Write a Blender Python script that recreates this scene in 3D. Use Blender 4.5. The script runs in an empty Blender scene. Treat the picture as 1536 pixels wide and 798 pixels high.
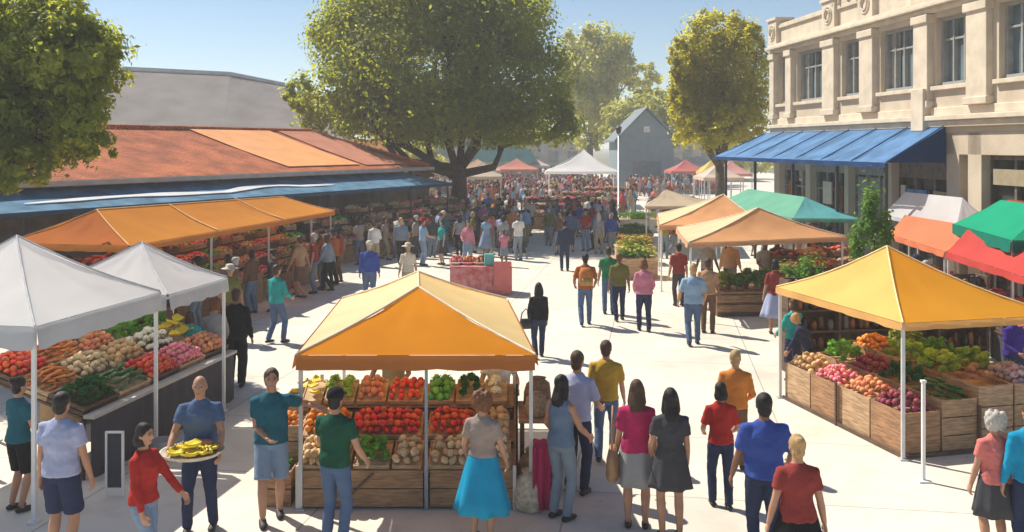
import bpy, bmesh, math, random
import numpy as np
from mathutils import Vector, Matrix, noise as mnoise
random.seed(11); RNG = np.random.default_rng(5)
SC = bpy.context.scene
COL = SC.collection
R = math.radians
V = Vector
# ---- survey of the place: the camera stands 4.3 m above the paving, looking level along +Y ----
F, H, HY, CX = 1400.0, 4.3, 218.0, 768.0
def gp(px, py, z=0.0):
    y = F*(H-z)/(py-HY); return V(((px-CX)*y/F, y, z))
def yp(px, py, y): return V(((px-CX)*y/F, y, H-(py-HY)*y/F))

# ------------------------------------------------------------------ materials
MATS = {}
def mat(name, col, rough=0.75, var=0.12, scale=6.0, trans=0.0, bump=0.0, bscale=40.0, spec=0.3, metal=0.0, col2=None, tcol=None, detail=4, stripes=None, hue=0.0):
    if name in MATS: return MATS[name]
    m = bpy.data.materials.new(name); m.use_nodes = True; MATS[name] = m
    nt = m.node_tree; N = nt.nodes; L = nt.links
    b = N['Principled BSDF']; out = N['Material Output']
    b.inputs['Roughness'].default_value = rough
    b.inputs['Specular IOR Level'].default_value = spec
    b.inputs['Metallic'].default_value = metal
    tc = N.new('ShaderNodeTexCoord'); no = N.new('ShaderNodeTexNoise')
    no.inputs['Scale'].default_value = scale; no.inputs['Detail'].default_value = detail
    L.new(tc.outputs['Object'], no.inputs['Vector'])
    rp = N.new('ShaderNodeValToRGB')
    c2 = col2 if col2 else [min(1, c*(1+var)) for c in col]
    c1 = [c*(1-var) for c in col] if not col2 else col
    e = rp.color_ramp.elements
    e[0].position = 0.35; e[0].color = (*c1, 1); e[1].position = 0.65; e[1].color = (*c2, 1)
    L.new(no.outputs['Fac'], rp.inputs['Fac'])
    colout = rp.outputs['Color']
    oi = N.new('ShaderNodeObjectInfo'); hs = N.new('ShaderNodeHueSaturation')
    if hue > 0:
        mr = N.new('ShaderNodeMapRange'); mr.inputs['To Min'].default_value = .5-hue; mr.inputs['To Max'].default_value = .5+hue
        L.new(oi.outputs['Random'], mr.inputs['Value']); L.new(mr.outputs['Result'], hs.inputs['Hue'])
        mv = N.new('ShaderNodeMapRange'); mv.inputs['To Min'].default_value = .8; mv.inputs['To Max'].default_value = 1.2
        mm = N.new('ShaderNodeMath'); mm.operation = 'FRACT'; m2 = N.new('ShaderNodeMath'); m2.operation = 'MULTIPLY'; m2.inputs[1].default_value = 7.3
        L.new(oi.outputs['Random'], m2.inputs[0]); L.new(m2.outputs[0], mm.inputs[0]); L.new(mm.outputs[0], mv.inputs['Value']); L.new(mv.outputs['Result'], hs.inputs['Value'])
        L.new(colout, hs.inputs['Color']); colout = hs.outputs['Color']
    L.new(colout, b.inputs['Base Color'])
    if bump > 0:
        n2 = N.new('ShaderNodeTexNoise'); n2.inputs['Scale'].default_value = bscale; n2.inputs['Detail'].default_value = 5
        L.new(tc.outputs['Object'], n2.inputs['Vector'])
        bp = N.new('ShaderNodeBump'); bp.inputs['Strength'].default_value = bump; bp.inputs['Distance'].default_value = 0.02
        L.new(n2.outputs['Fac'], bp.inputs['Height']); L.new(bp.outputs['Normal'], b.inputs['Normal'])
    if trans > 0:
        t = N.new('ShaderNodeBsdfTranslucent'); mx = N.new('ShaderNodeMixShader'); mx.inputs['Fac'].default_value = trans
        if tcol: t.inputs['Color'].default_value = (*tcol, 1)
        else: L.new(colout, t.inputs['Color'])
        L.new(b.outputs['BSDF'], mx.inputs[1]); L.new(t.outputs['BSDF'], mx.inputs[2]); L.new(mx.outputs['Shader'], out.inputs['Surface'])
    return m
def fabric(name, col, trans=.4, tcol=None, var=.06): return mat(name, col, .85, var, 1.6, trans=trans, bump=.25, bscale=5, spec=.15, tcol=tcol)
def cloth(name, col): return mat('cloth_'+name, col, .9, .07, 5, bump=.35, bscale=90, spec=.1)
def wood(name, col, sc=(3, 3, 30)):
    if name in MATS: return MATS[name]
    m = mat(name, col, .7, .3, 5, bump=.3, bscale=25)
    nt = m.node_tree; mp = nt.nodes.new('ShaderNodeMapping'); mp.inputs['Scale'].default_value = (1, 1, 7)
    tc = [n for n in nt.nodes if n.type == 'TEX_COORD'][0]
    for n in nt.nodes:
        if n.type == 'TEX_NOISE': nt.links.new(mp.outputs['Vector'], n.inputs['Vector'])
    nt.links.new(tc.outputs['Object'], mp.inputs['Vector'])
    return m
def glass(name, col=(.10, .13, .15), rough=.08): return mat(name, col, rough, .25, 1.0, spec=.8)

# ------------------------------------------------------------------ mesh builder
class MB:
    def __init__(s): s.v = []; s.f = []; s.m = []
    def add(s, vs, fs, mi=0):
        o = len(s.v); s.v += [tuple(p) for p in vs]
        for f in fs: s.f.append(tuple(i+o for i in f)); s.m.append(mi)
        return s
    def obox(s, o, u, v, w, mi=0):          # block from a corner with three edge vectors
        o, u, v, w = V(o), V(u), V(v), V(w)
        p = [o, o+u, o+u+v, o+v, o+w, o+u+w, o+u+v+w, o+v+w]
        return s.add(p, [(0, 3, 2, 1), (4, 5, 6, 7), (0, 1, 5, 4), (1, 2, 6, 5), (2, 3, 7, 6), (3, 0, 4, 7)], mi)
    def box(s, c, d, rz=0, mi=0):
        c = V(c); ca, sa = math.cos(rz), math.sin(rz)
        u, v, w = V((ca, sa, 0))*d[0], V((-sa, ca, 0))*d[1], V((0, 0, d[2]))
        return s.obox(c-u/2-v/2-w/2, u, v, w, mi)
    def bar(s, a, b, w, t=None, mi=0):
        a, b = V(a), V(b); t = t or w; d = b-a
        x = d.cross(V((0, 0, 1)))
        x = x.normalized() if x.length > 1e-5 else V((1, 0, 0))
        y = x.cross(d).normalized()
        return s.obox(a-x*w/2-y*t/2, d, x*w, y*t, mi)
    def rings(s, rs, cap=True, mi=0, closed=True):
        n = len(rs[0]); o = len(s.v)
        for r in rs: s.v += [tuple(p) for p in r]
        for i in range(len(rs)-1):
            for j in range(n if closed else n-1):
                k = (j+1) % n
                s.f.append((o+i*n+j, o+i*n+k, o+(i+1)*n+k, o+(i+1)*n+j)); s.m.append(mi)
        if cap:
            s.f.append(tuple(o+j for j in reversed(range(n)))); s.m.append(mi)
            e = o+(len(rs)-1)*n; s.f.append(tuple(e+j for j in range(n))); s.m.append(mi)
        return s
    def tube(s, pts, r, n=8, mi=0, flat=1.0, up=(0, 0, 1)):
        pts = [V(p) for p in pts]; k = len(pts)
        rr = r if isinstance(r, (list, tuple)) else [r]*k
        x = None; rs = []
        for i in range(k):
            t = (pts[min(i+1, k-1)]-pts[max(i-1, 0)]).normalized()
            if x is None:
                x = t.cross(V(up))
                if x.length < 1e-3: x = t.cross(V((0, 1, 0)))
            else: x = x-t*x.dot(t)
            x.normalize(); y = t.cross(x)
            rs.append([pts[i]+(x*math.cos(a)+y*math.sin(a)*flat)*rr[i] for a in [2*math.pi*j/n for j in range(n)]])
        return s.rings(rs, True, mi)
    def stack(s, rows, n=16, mi=0, cap=True, fn=None):   # rows: (cx, cy, z, rx, ry)
        rs = []
        for (cx, cy, z, rx, ry) in rows:
            ring = []
            for j in range(n):
                a = 2*math.pi*j/n; k = fn(a, z) if fn else 1.0
                ring.append(V((cx+rx*k*math.cos(a), cy+ry*k*math.sin(a), z)))
            rs.append(ring)
        return s.rings(rs, cap, mi)
    def ell(s, c, r, n=12, k=8, mi=0, fn=None, rot=None):
        c = V(c); rs = []
        if isinstance(r, (int, float)): r = (r, r, r)
        for i in range(1, k):
            th = math.pi*i/k; ring = []
            for j in range(n):
                a = 2*math.pi*j/n
                d = V((math.sin(th)*math.cos(a), math.sin(th)*math.sin(a), -math.cos(th)))
                q = fn(d) if fn else 1.0
                p = V((d.x*r[0], d.y*r[1], d.z*r[2]))*q
                if rot: p = rot @ p
                ring.append(c+p)
            rs.append(ring)
        return s.rings(rs, True, mi)
    def poly(s, pts, mi=0): return s.add(pts, [tuple(range(len(pts)))], mi)
    def mesh(s, name, smooth=False, recalc=True, loc=None):
        me = bpy.data.meshes.new(name)
        vs = s.v if loc is None else [(p[0]-loc[0], p[1]-loc[1], p[2]-loc[2]) for p in s.v]
        me.from_pydata(vs, [], s.f)
        me.polygons.foreach_set('material_index', s.m)
        if recalc:
            bm = bmesh.new(); bm.from_mesh(me); bmesh.ops.recalc_face_normals(bm, faces=bm.faces); bm.to_mesh(me); bm.free()
        if smooth: me.polygons.foreach_set('use_smooth', [True]*len(me.polygons))
        me.update(); return me
    def build(s, name, mats, parent=None, smooth=False, recalc=True, bevel=0, world=True):
        loc = parent_loc(parent) if (parent and world) else None
        me = s.mesh(name, smooth, recalc, loc)
        return link(name, me, mats, parent, bevel)
def parent_loc(p):
    l = V((0, 0, 0))
    while p: l = l+p.location; p = p.parent
    return l
def link(name, me, mats, parent=None, bevel=0):
    o = bpy.data.objects.new(name, me); COL.objects.link(o)
    if not me.materials:
        for m in (mats if isinstance(mats, (list, tuple)) else [mats]): me.materials.append(m)
    if parent: o.parent = parent
    if bevel:
        b = o.modifiers.new('bevel', 'BEVEL'); b.width = bevel; b.segments = 2; b.limit_method = 'ANGLE'
    return o
def tag(o, label, cat, group=None, kind=None):
    o['label'] = label; o['category'] = cat
    if group: o['group'] = group
    if kind: o['kind'] = kind
    return o
def thing(name, label, cat, loc, group=None, rz=0):
    o = bpy.data.objects.new(name, None); COL.objects.link(o); o.location = loc; o.rotation_euler = (0, 0, rz)
    o.empty_display_size = .2
    return tag(o, label, cat, group)
def struct(o): o['kind'] = 'structure'; return o
KIDS = {}
def copy_tree(o, loc=None, rz=None, label=None):
    c = o.copy(); COL.objects.link(c)
    if loc is not None: c.location = loc
    if rz is not None: c.rotation_euler = (0, 0, rz)
    if label: c['label'] = label
    for ch in list(o.children):
        d = ch.copy(); COL.objects.link(d); d.parent = c
        for g in list(ch.children):
            e = g.copy(); COL.objects.link(e); e.parent = d
    return c

# ------------------------------------------------------------------ fabric roofs
def patch(mb, e0, e1, r0, r1, sag=.06, droop=.03, n=22, k=12, mi=0, seed=0):
    e0, e1, r0, r1 = V(e0), V(e1), V(r0), V(r1)
    pts = []
    for i in range(k+1):
        t = i/k
        for j in range(n+1):
            s = j/n
            p = (e0.lerp(e1, s)).lerp(r0.lerp(r1, s), t)
            w = mnoise.noise(V((p.x*1.7+seed, p.y*1.7, t*2)))
            p.z += -sag*math.sin(math.pi*t)*(.6+.4*math.sin(math.pi*s)) + droop*math.sin(math.pi*s)*(1-t)**2 + (.020*w+.012*mnoise.noise(V((p.x*6+seed, p.y*6, t*5)))+.010*math.sin(s*19+seed)*(1-t)*t*2)*math.sin(math.pi*t)
            pts.append(p)
    fs = [(i*(n+1)+j, i*(n+1)+j+1, (i+1)*(n+1)+j+1, (i+1)*(n+1)+j) for i in range(k) for j in range(n)]
    mb.add(pts, fs, mi)
def valance(mb, a, b, h, droop=.03, out=(0, 0, 0), n=22, mi=0):
    a, b = V(a), V(b); out = V(out); p = []
    for j in range(n+1):
        s = j/n; q = a.lerp(b, s); q.z += droop*math.sin(math.pi*s)
        p += [q+out*.02, q+V((0, 0, -h*(1+.05*math.sin(j*1.3))))+out*(.04+.018*math.sin(j*1.1+a.x)+.010*math.sin(j*2.3))]
    mb.add(p, [(2*j, 2*j+1, 2*j+3, 2*j+2) for j in range(n)], mi)
def canopy_tent(label, cat, c, ridge, mats, vmat, hv=.16, group=None, poles=(0, 1, 2, 3), pole_mat=None, sag=.07, droop=.03, pole_r=.022, seam=None, name='canopy_tent', foot=True):
    """c: four eave corners, in order round the tent; ridge: two ridge ends, r[0] over edge 3-0, r[1] over edge 1-2; mats per side"""
    c = [V(p) for p in c]; ridge = [V(p) for p in ridge]
    cen = sum(c, V((0, 0, 0)))/4
    t = thing(name, label, cat, (cen.x, cen.y, 0), group)
    tops = [(ridge[0], ridge[1]), (ridge[1], ridge[1]), (ridge[1], ridge[0]), (ridge[0], ridge[0])]
    mb = MB()
    for i in range(4): patch(mb, c[i], c[(i+1) % 4], tops[i][0], tops[i][1], sag, droop, mi=i, seed=i+c[0].x)
    mb.build('canopy', mats, t, smooth=True, recalc=False)
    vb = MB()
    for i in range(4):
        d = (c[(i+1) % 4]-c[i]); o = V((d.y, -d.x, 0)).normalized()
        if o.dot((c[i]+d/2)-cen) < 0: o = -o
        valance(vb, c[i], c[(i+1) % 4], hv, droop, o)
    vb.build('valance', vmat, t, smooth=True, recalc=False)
    pm = pole_mat or M['pole']
    for i in poles:
        q = c[i].lerp(cen, .03); q.z = c[i].z
        pb = MB(); pb.box((q.x, q.y, q.z/2), (pole_r*2, pole_r*2, q.z-.02))
        if foot: pb.box((q.x, q.y, .012), (.11, .11, .02))
        pb.build('pole', pm, t)
    if poles:
        fb = MB()
        for i in range(4):
            a, b = c[i].lerp(cen, .03), c[(i+1) % 4].lerp(cen, .03)
            fb.bar(a+V((0, 0, -.06)), b+V((0, 0, -.06)), .02, .03)
        for i in range(4):
            r = ridge[0] if (c[i]-ridge[0]).length <= (c[i]-ridge[1]).length+1e-6 else ridge[1]
            fb.bar(c[i].lerp(cen, .03)+V((0, 0, -.05)), r+V((0, 0, -.1)), .018)
        fb.build('frame', pm, t)
    if seam:
        sb = MB()
        for i in range(4):
            r = tops[i][0]
            pts = [c[i].lerp(r, q/6)+V((0, 0, .012-sag*.6*math.sin(math.pi*q/6))) for q in range(7)]
            sb.tube(pts, .014, 5)
        sb.tube([ridge[0]+V((0,0,.01)), ridge[1]+V((0,0.01,.01))], .014, 5)
        sb.build('seam', seam, t, recalc=False)
    return t
M = {}
M['pole'] = mat('painted_steel', (.55, .56, .57), .4, .08, 5, metal=.3)
M['pole_white'] = mat('white_steel', (.75, .75, .74), .4, .05, 5)
M['pole_dark'] = mat('dark_steel', (.05, .055, .06), .5, .1, 5)
M['wood'] = wood('crate_wood', (.33, .19, .10))
M['wood_light'] = wood('pale_wood', (.46, .31, .18))
M['wood_tan'] = wood('tan_wood', (.50, .34, .20))
M['wood_dark'] = wood('dark_wood', (.12, .075, .05))
M['tablecloth_dark'] = cloth('table_dark', (.07, .07, .085))
SUN_STRENGTH, SKY_STRENGTH, EXPOSURE, HAZE = 5.0, .077, .52, 0.0014
# ------------------------------------------------------------------ people
SKIN = {'light': mat('skin_light', (.58, .34, .24), .55, .08, 8), 'tan': mat('skin_tan', (.45, .24, .15), .55, .08, 8),
        'brown': mat('skin_brown', (.24, .12, .075), .55, .08, 8), 'dark': mat('skin_dark', (.10, .055, .038), .5, .08, 8)}
HAIR = {'black': mat('hair_black', (.012, .010, .010), .5, .3, 30, bump=.5, bscale=60), 'brown': mat('hair_brown', (.07, .038, .02), .55, .3, 30, bump=.5, bscale=60),
        'blond': mat('hair_blond', (.42, .27, .12), .55, .25, 30, bump=.5, bscale=60), 'grey': mat('hair_grey', (.45, .42, .38), .6, .2, 30, bump=.5, bscale=60),
        'auburn': mat('hair_auburn', (.16, .06, .025), .55, .25, 30, bump=.5, bscale=60)}
for h_ in HAIR.values():
    nt_ = h_.node_tree; mp_ = nt_.nodes.new('ShaderNodeMapping'); mp_.inputs['Scale'].default_value = (1, 1, .12)
    tc_ = [n for n in nt_.nodes if n.type == 'TEX_COORD'][0]; nt_.links.new(tc_.outputs['Object'], mp_.inputs['Vector'])
    for n in nt_.nodes:
        if n.type == 'TEX_NOISE': nt_.links.new(mp_.outputs['Vector'], n.inputs['Vector']); n.inputs['Scale'].default_value = 110
M['eye'] = mat('eye_dark', (.02, .015, .012), .3, .1, 3)
M['lips'] = mat('lips', (.36, .12, .10), .5, .1, 3)
M['shoe_dark'] = mat('shoe_dark', (.03, .03, .035), .6, .2, 12)
M['shoe_white'] = mat('shoe_white', (.62, .61, .58), .6, .1, 12)
M['shoe_brown'] = mat('shoe_brown', (.12, .07, .045), .6, .2, 12)
CL = {}
for k, c in dict(navy=(.028, .038, .085), black=(.015, .015, .019), royal=(.045, .085, .33), denim=(.085, .135, .24), pale_denim=(.22, .30, .42), teal=(.02, .115, .155),
                 turquoise=(.03, .33, .31), lavender=(.36, .40, .58), red=(.40, .03, .025), magenta=(.40, .025, .10), maroon=(.26, .045, .04), white=(.72, .71, .69),
                 grey=(.27, .27, .28), charcoal=(.06, .06, .068), green=(.025, .20, .09), dark_green=(.012, .075, .045), olive=(.17, .16, .04), rust=(.36, .11, .03),
                 orange=(.58, .20, .04), tan=(.42, .25, .14), taupe=(.30, .24, .21), pink=(.56, .20, .27), salmon=(.62, .18, .16), skyblue=(.26, .40, .56),
                 cyan=(.01, .26, .46), mustard=(.45, .28, .04), purple=(.05, .03, .22), slate=(.13, .19, .28), brown=(.15, .08, .05), cream=(.62, .56, .45), khaki=(.36, .30, .20), violet=(.30, .10, .30), steel=(.20, .25, .31)).items():
    CL[k] = cloth(k, c)

SHOP = bpy.data.scenes.new('workshop')
def remesh(mb, voxel, it=4, fac=.5):
    me = mb.mesh('shape'); o = bpy.data.objects.new('shape', me); SHOP.collection.objects.link(o)
    r = o.modifiers.new('r', 'REMESH'); r.mode = 'VOXEL'; r.voxel_size = voxel
    if it:
        s = o.modifiers.new('s', 'SMOOTH'); s.iterations = it; s.factor = fac
    with bpy.context.temp_override(scene=SHOP, view_layer=SHOP.view_layers[0]): dg = bpy.context.evaluated_depsgraph_get()
    dg.update()
    out = bpy.data.meshes.new_from_object(o.evaluated_get(dg))
    bpy.data.objects.remove(o); bpy.data.meshes.remove(me)
    out.materials.clear()
    out.polygons.foreach_set('use_smooth', [True]*len(out.polygons)); out.update()
    return out
def folds(me, amp, zs=1.0):
    n = len(me.vertices); sd = random.random()*50
    co = np.empty(n*3, dtype=np.float32); no = np.empty(n*3, dtype=np.float32)
    me.vertices.foreach_get('co', co); me.vertex_normals.foreach_get('vector', no); co = co.reshape(-1, 3); no = no.reshape(-1, 3)
    N_ = mnoise.noise
    w = np.array([N_((x*7+sd, y*7, z*13*zs+x*5))+.5*N_((x*16/zs, y*16/zs+sd, z*24*zs*zs-x*12)) for x, y, z in co.tolist()])
    me.vertices.foreach_set('co', (co+no*(w*amp)[:, None]).astype(np.float32).ravel()); me.update()
def join(me, mb, mi_shift=0):
    e = mb.mesh('x', smooth=True); bm = bmesh.new(); bm.from_mesh(me); bm.from_mesh(e); bm.to_mesh(me); bm.free(); bpy.data.meshes.remove(e); return me
def ik(a, t, l1, l2, pole):
    a, t, pole = V(a), V(t), V(pole); d = t-a; L = d.length
    mx = (l1+l2)*.998
    if L > mx: t = a+d*(mx/L); d = t-a; L = mx
    x = d/L; c = max(-1, min(1, (l1*l1+L*L-l2*l2)/(2*l1*L)))
    p = pole-x*pole.dot(x)
    p = p.normalized() if p.length > 1e-5 else V((0, -1, 0))
    return a+x*(l1*c)+p*(l1*math.sqrt(max(0, 1-c*c))), t

def figure(h=1.72, female=False, build=1.0, hands=((-.27, -.06, .80), (.27, -.06, .80)), feet=((-.10, 0, 0), (.10, 0, 0)), lean=0.0, turn=0.0, hires=True,
           top='tee', bottom='trousers', hair='short', hem=.90, skirt_z=.50, hip_drop=0.0, seated=False):
    """one figure facing -Y, feet at z = 0; returns {part: mesh}"""
    sc = h/1.72; B = build; S = .155 if female else .178
    hipw = .155 if female else .145; waist = (.118 if female else .138)*B
    vox = .0085 if hires else .021; cvox = .013 if hires else .026
    dz = -hip_drop
    def U(p):                                    # upper body leans about the hips
        p = V(p); q = p-V((0, 0, .93)); c, s = math.cos(lean), math.sin(lean)
        return V((q.x, q.y*c-q.z*s, q.y*s+q.z*c+.93+dz))
    def ringset(mb, rows, n=18, fn=None):
        rs = []
        for (y, z, rx, ry) in rows:
            rs.append([U((rx*math.cos(a)*(fn(a, z) if fn else 1), y+ry*math.sin(a)*(fn(a, z) if fn else 1), z)) for a in [2*math.pi*j/n for j in range(n)]])
        mb.rings(rs)
    bust = .018 if female else 0
    torso = [(0, .84, hipw*.8*B, .09*B), (.005, .92, hipw*B, .112*B), (0, 1.0, (hipw*.5+waist*.5), .10*B), (0, 1.09, waist, .088*B), (-.004-bust/2, 1.22, waist*1.1, .104*B+bust/2), (-.002-bust/2, 1.30, S*.95, .108*B+bust/2), (.004, 1.375, S*.90, .088), (.008, 1.425, S*.60, .066), (.008, 1.462, .068, .055)]
    body = MB(); ringset(body, torso)
    HC = U((0, -.012, 1.615)); ct, st = math.cos(turn), math.sin(turn)
    def Hd(p): p = V(p); return HC+V((p.x*ct-p.y*st, p.x*st+p.y*ct, p.z))
    body.tube([U((0, .012, 1.43)), U((0, .006, 1.50)), HC+V((0, .012, -.04))], [.062, .054, .056], 12)
    rt = Matrix.Rotation(turn, 3, 'Z')
    body.ell(HC+V((0, 0, .012)), (.074, .094, .104), 16, 12, rot=rt)
    body.ell(Hd((0, -.022, -.05)), (.056, .066, .062), 14, 10, rot=rt)
    if hires:
        body.tube([Hd((0, -.088, .02)), Hd((0, -.108, -.018)), Hd((0, -.092, -.03))], [.009, .015, .010], 8)
        for s in (-1, 1): body.ell(Hd((s*.074, .01, -.008)), (.012, .022, .032), 8, 6, rot=rt)
    arms = []
    for i, s in enumerate((-1, 1)):
        sh = U((s*S*.97, .006, 1.372)); hd = V(hands[i]); hd = V((hd.x, hd.y, hd.z+dz))
        el, wr = ik(sh, hd, .285, .255, (s*.45, .9, -.35)); arms.append((sh, el, wr))
        body.tube([U((s*S*.6, .004, 1.375)), sh, sh.lerp(el, .4), el, el.lerp(wr, .35), wr], [.05, .053*B, .046*B, .038, .040, .027], 10)
        d = (wr-el).normalized(); side = d.cross(V((0, 0, 1)))
        side = (V((s*-1.0, 0, 0))-d*d.dot(V((s*-1.0, 0, 0))))
        side = side.normalized() if side.length > .2 else V((0, 1, 0))
        fl = d.cross(side).normalized()         # palm normal
        fwd = V((0, -1, 0))-d*d.dot(V((0, -1, 0)))
        wide = fwd.normalized() if fwd.length > .35 else V((-s, 0, 0))
        pal = wide.cross(d).normalized(); pal = pal if pal.dot(V((-s, 0, -.3))) > 0 else -pal
        body.tube([wr-d*.02, wr+d*.03, wr+d*.085], [.027, .040, .040], 10, flat=.5, up=tuple(pal))
        if hires:
            for q, (o, ln) in enumerate(((.030, .068), (.010, .078), (-.010, .072), (-.029, .056))):
                b0 = wr+d*.075+wide*o
                body.tube([b0, b0+d*ln*.5+pal*.008+wide*o*.15, b0+d*ln*.82+pal*.03+wide*o*.2, b0+d*ln+pal*.048+wide*o*.2], [.0105, .0098, .009, .0078], 7)
            t0 = wr+d*.025+wide*.025
            body.tube([t0, t0+d*.03+wide*.028+pal*.008, t0+d*.065+wide*.034+pal*.022], [.013, .0115, .009], 7)
        else: body.tube([wr+d*.07, wr+d*.13+pal*.02, wr+d*.16+pal*.035], [.033, .028, .02], 8, flat=.6, up=tuple(pal))
    legs = []
    for i, s in enumerate((-1, 1)):
        hp = V((s*hipw*.58, .005, .89+dz)); ft = V(feet[i]); an = V((ft.x, ft.y+.03, ft.z+.085))
        kn, an = ik(hp, an, .425, .40, (s*.12, -1, 0)); legs.append((hp, kn, an))
        body.tube([hp+V((0, 0, .05)), hp, hp.lerp(kn, .5), kn, kn.lerp(an, .3), an], [.075, .086*B, .070*B, .053, .055*B, .036], 12)
        if hires or bottom in ('shorts', 'skirt'): body.tube([an+V((0, .02, -.03)), an+V((0, -.02, -.04)), an+V((0, -.09, -.055))], [.035, .036, .026], 8, flat=.8)
    res = {}
    b = remesh(body, vox, 3 if hires else 2)
    if hires:
        f = MB()
        for s in (-1, 1):
            f.ell(Hd((s*.031, -.080, .012)), (.012, .010, .007), 8, 6, 1, rot=rt)
            f.tube([Hd((s*.016, -.092, .031)), Hd((s*.032, -.089, .036)), Hd((s*.048, -.076, .031))], [.003, .0045, .003], 5, 2)
        f.tube([Hd((-.022, -.083, -.062)), Hd((0, -.090, -.060)), Hd((.022, -.083, -.062))], [.003, .0065, .003], 6, 3)
        join(b, f)
    res['body'] = b
    wr_ = (lambda a, z: 1+.035*math.sin(a*3+z*19)+.02*math.sin(a*5-z*31)) if hires else None
    # ---- shirt
    sleeve = {'tee': .62, 'long': 1.93, 'vest': 0.0, 'dress': .5, 'jacket': 1.93, 'short': .8}[top]
    o = .027 if top != 'jacket' else .036
    tb = MB(); hem_z = hem
    rows = []
    if hem_z < .93: rows.append((.004, hem_z, (hipw+o*1.3)*B*1.0, (.113+o*1.2)*B))
    rows += [(.004, 1.0, hipw*.55*B+waist*.5+o*1.1, (.105+o)*B), (0, 1.09, waist+o*1.25, (.092+o)*B), (-.006-bust/2, 1.22, waist*1.08+o*1.2, .108*B+o+bust/2), (-.003-bust/2, 1.30, S*.97+o*.9, .108*B+o*.9+bust/2), (.004, 1.375, S*.92+o*.6, .088+o*.8), (.008, 1.428, S*.62+o*.5, .066+o*.7), (.008, 1.472, .070, .060)]
    ringset(tb, rows, 22, wr_)
    for (sh, el, wr), s in zip(arms, (-1, 1)):
        if sleeve <= 0: continue
        r0, r1 = (.066*B, .060*B) if sleeve < 1.5 else (.062*B, .048)
        st_ = U((s*S*.60, .004, 1.378))
        if sleeve <= 1: tb.tube([st_, sh+(sh-st_)*.1, sh.lerp(el, sleeve*.5), sh.lerp(el, sleeve)], [.06, r0, r0*.99, r1*1.06], 12)
        else: tb.tube([st_, sh+(sh-st_)*.1, sh.lerp(el, .5), el, el.lerp(wr, .5), wr-(wr-el)*.03], [.06, r0, r0*.96, .054, .048, .038], 12)
    res['top'] = remesh(tb, cvox, 5 if hires else 2)
    if hires: folds(res['top'], .010)
    # ---- below the waist
    if bottom in ('trousers', 'shorts', 'wide'):
        pb = MB()
        ringset(pb, [(.004, .84, hipw*.86*B+.014, .10*B+.01), (.006, .92, hipw*B+.013, .114*B+.012), (.002, 1.02, hipw*.5*B+waist*.5+.014, .10*B+.012)], 18)
        for (hp, kn, an) in legs:
            if bottom == 'shorts':
                e = hp.lerp(kn, .92); pb.tube([hp+V((0, 0, .04)), hp, hp.lerp(kn, .5), e], [.085, .10*B, .096*B, .092*B], 14)
            else:
                w = 1.25 if bottom == 'wide' else 1.0
                pb.tube([hp+V((0, 0, .04)), hp, hp.lerp(kn, .5), kn, kn.lerp(an, .5), an+V((0, .0, -.02))], [.08, .097*B, .084*B*w, .068*w, .064*w, .056*w], 14)
        pm = remesh(pb, cvox, 4 if hires else 2)
        if hires: folds(pm, .006)
        res['trousers' if bottom != 'shorts' else 'shorts'] = pm
    elif bottom in ('skirt', 'dress'):
        sb = MB(); n = 32 if hires else 16; rs = []
        flare = .16 if skirt_z < .5 else .07
        ang = [2*math.pi*j/n for j in range(n)]; zz = [1.03, .98, .92, .80, .65, .5, .35, .2]
        zz = [z for z in zz if z > skirt_z+.03]+[skirt_z]
        for z in zz:
            t = (1.03-z)/(1.03-skirt_z); k = .12*t
            rx = (hipw*.62+waist*.42)*B*(1-min(1, t*3))+hipw*B*min(1, t*3)+.018+flare*t; ry = (.105+.03*min(1, t*3))*B+flare*.8*t
            rs.append([V((rx*math.cos(a)*(1+k*math.sin(a*7+1)), .004+ry*math.sin(a)*(1+k*math.sin(a*7+1)), z+dz)) for a in ang])
        sb.rings(rs); res['skirt'] = sb.mesh('skirt', True)
    # ---- shoes
    for i, (hp, kn, an) in enumerate(legs):
        m = MB(); a = an; yaw = 0
        pit = -.5 if feet[i][2] > .03 else 0
        pts = [V((0, .065, -.05)), V((0, .03, -.045)), V((0, -.05, -.052)), V((0, -.13, -.06)), V((0, -.185, -.066))]
        cp, sp = math.cos(pit), math.sin(pit)
        pts = [a+V((p.x, p.y*cp+p.z*sp*0, p.z+p.y*sp*.6 if pit else p.z)) for p in pts]
        m.tube(pts, [.03, .042, .044, .043, .022], 10, flat=.80)
        res.setdefault('shoe', []).append(m.mesh('shoe', True))
    # ---- hair
    hb = MB(); hm = None; hv = .011 if hires else .022
    if hair == 'bald': hb.ell(Hd((0, .03, -.005)), (.079, .074, .07), 14, 10, rot=rt)
    elif hair == 'curly':
        for q in range(46):
            a = q*2.4; z = -.07+.2*(q/46); rr = math.sqrt(max(0, 1-((z-.03)/.14)**2))
            hb.ell(Hd((.098*rr*math.cos(a), .035+.088*rr*math.sin(a), z)), .036, 8, 6)
        hb.ell(Hd((0, .035, .03)), (.09, .088, .1), 12, 8)
    else:
        hb.ell(Hd((0, .014, .032)), (.084, .098, .102), 18, 12, rot=rt)
        hb.ell(Hd((0, .045, -.035)), (.072, .065, .075), 12, 8, rot=rt)
        if hair in ('long', 'longer'):
            e = -.27 if hair == 'long' else -.40
            hb.tube([Hd((0, .04, .03)), Hd((0, .07, -.08)), Hd((0, .092, -.17)), Hd((0, .098, e+.05)), Hd((0, .094, e))], [.07, .088, .095, .08, .04], 14, flat=.42, up=(0, 1, 0))
            for s in (-1, 1): hb.tube([Hd((s*.066, 0, .03)), Hd((s*.078, .015, -.05)), Hd((s*.085, .02, -.13)), Hd((s*.08, .03, -.21))], [.026, .03, .03, .014], 8)
        if hair == 'bun': hb.ell(Hd((0, .10, .085)), (.05, .045, .048), 12, 8)
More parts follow.
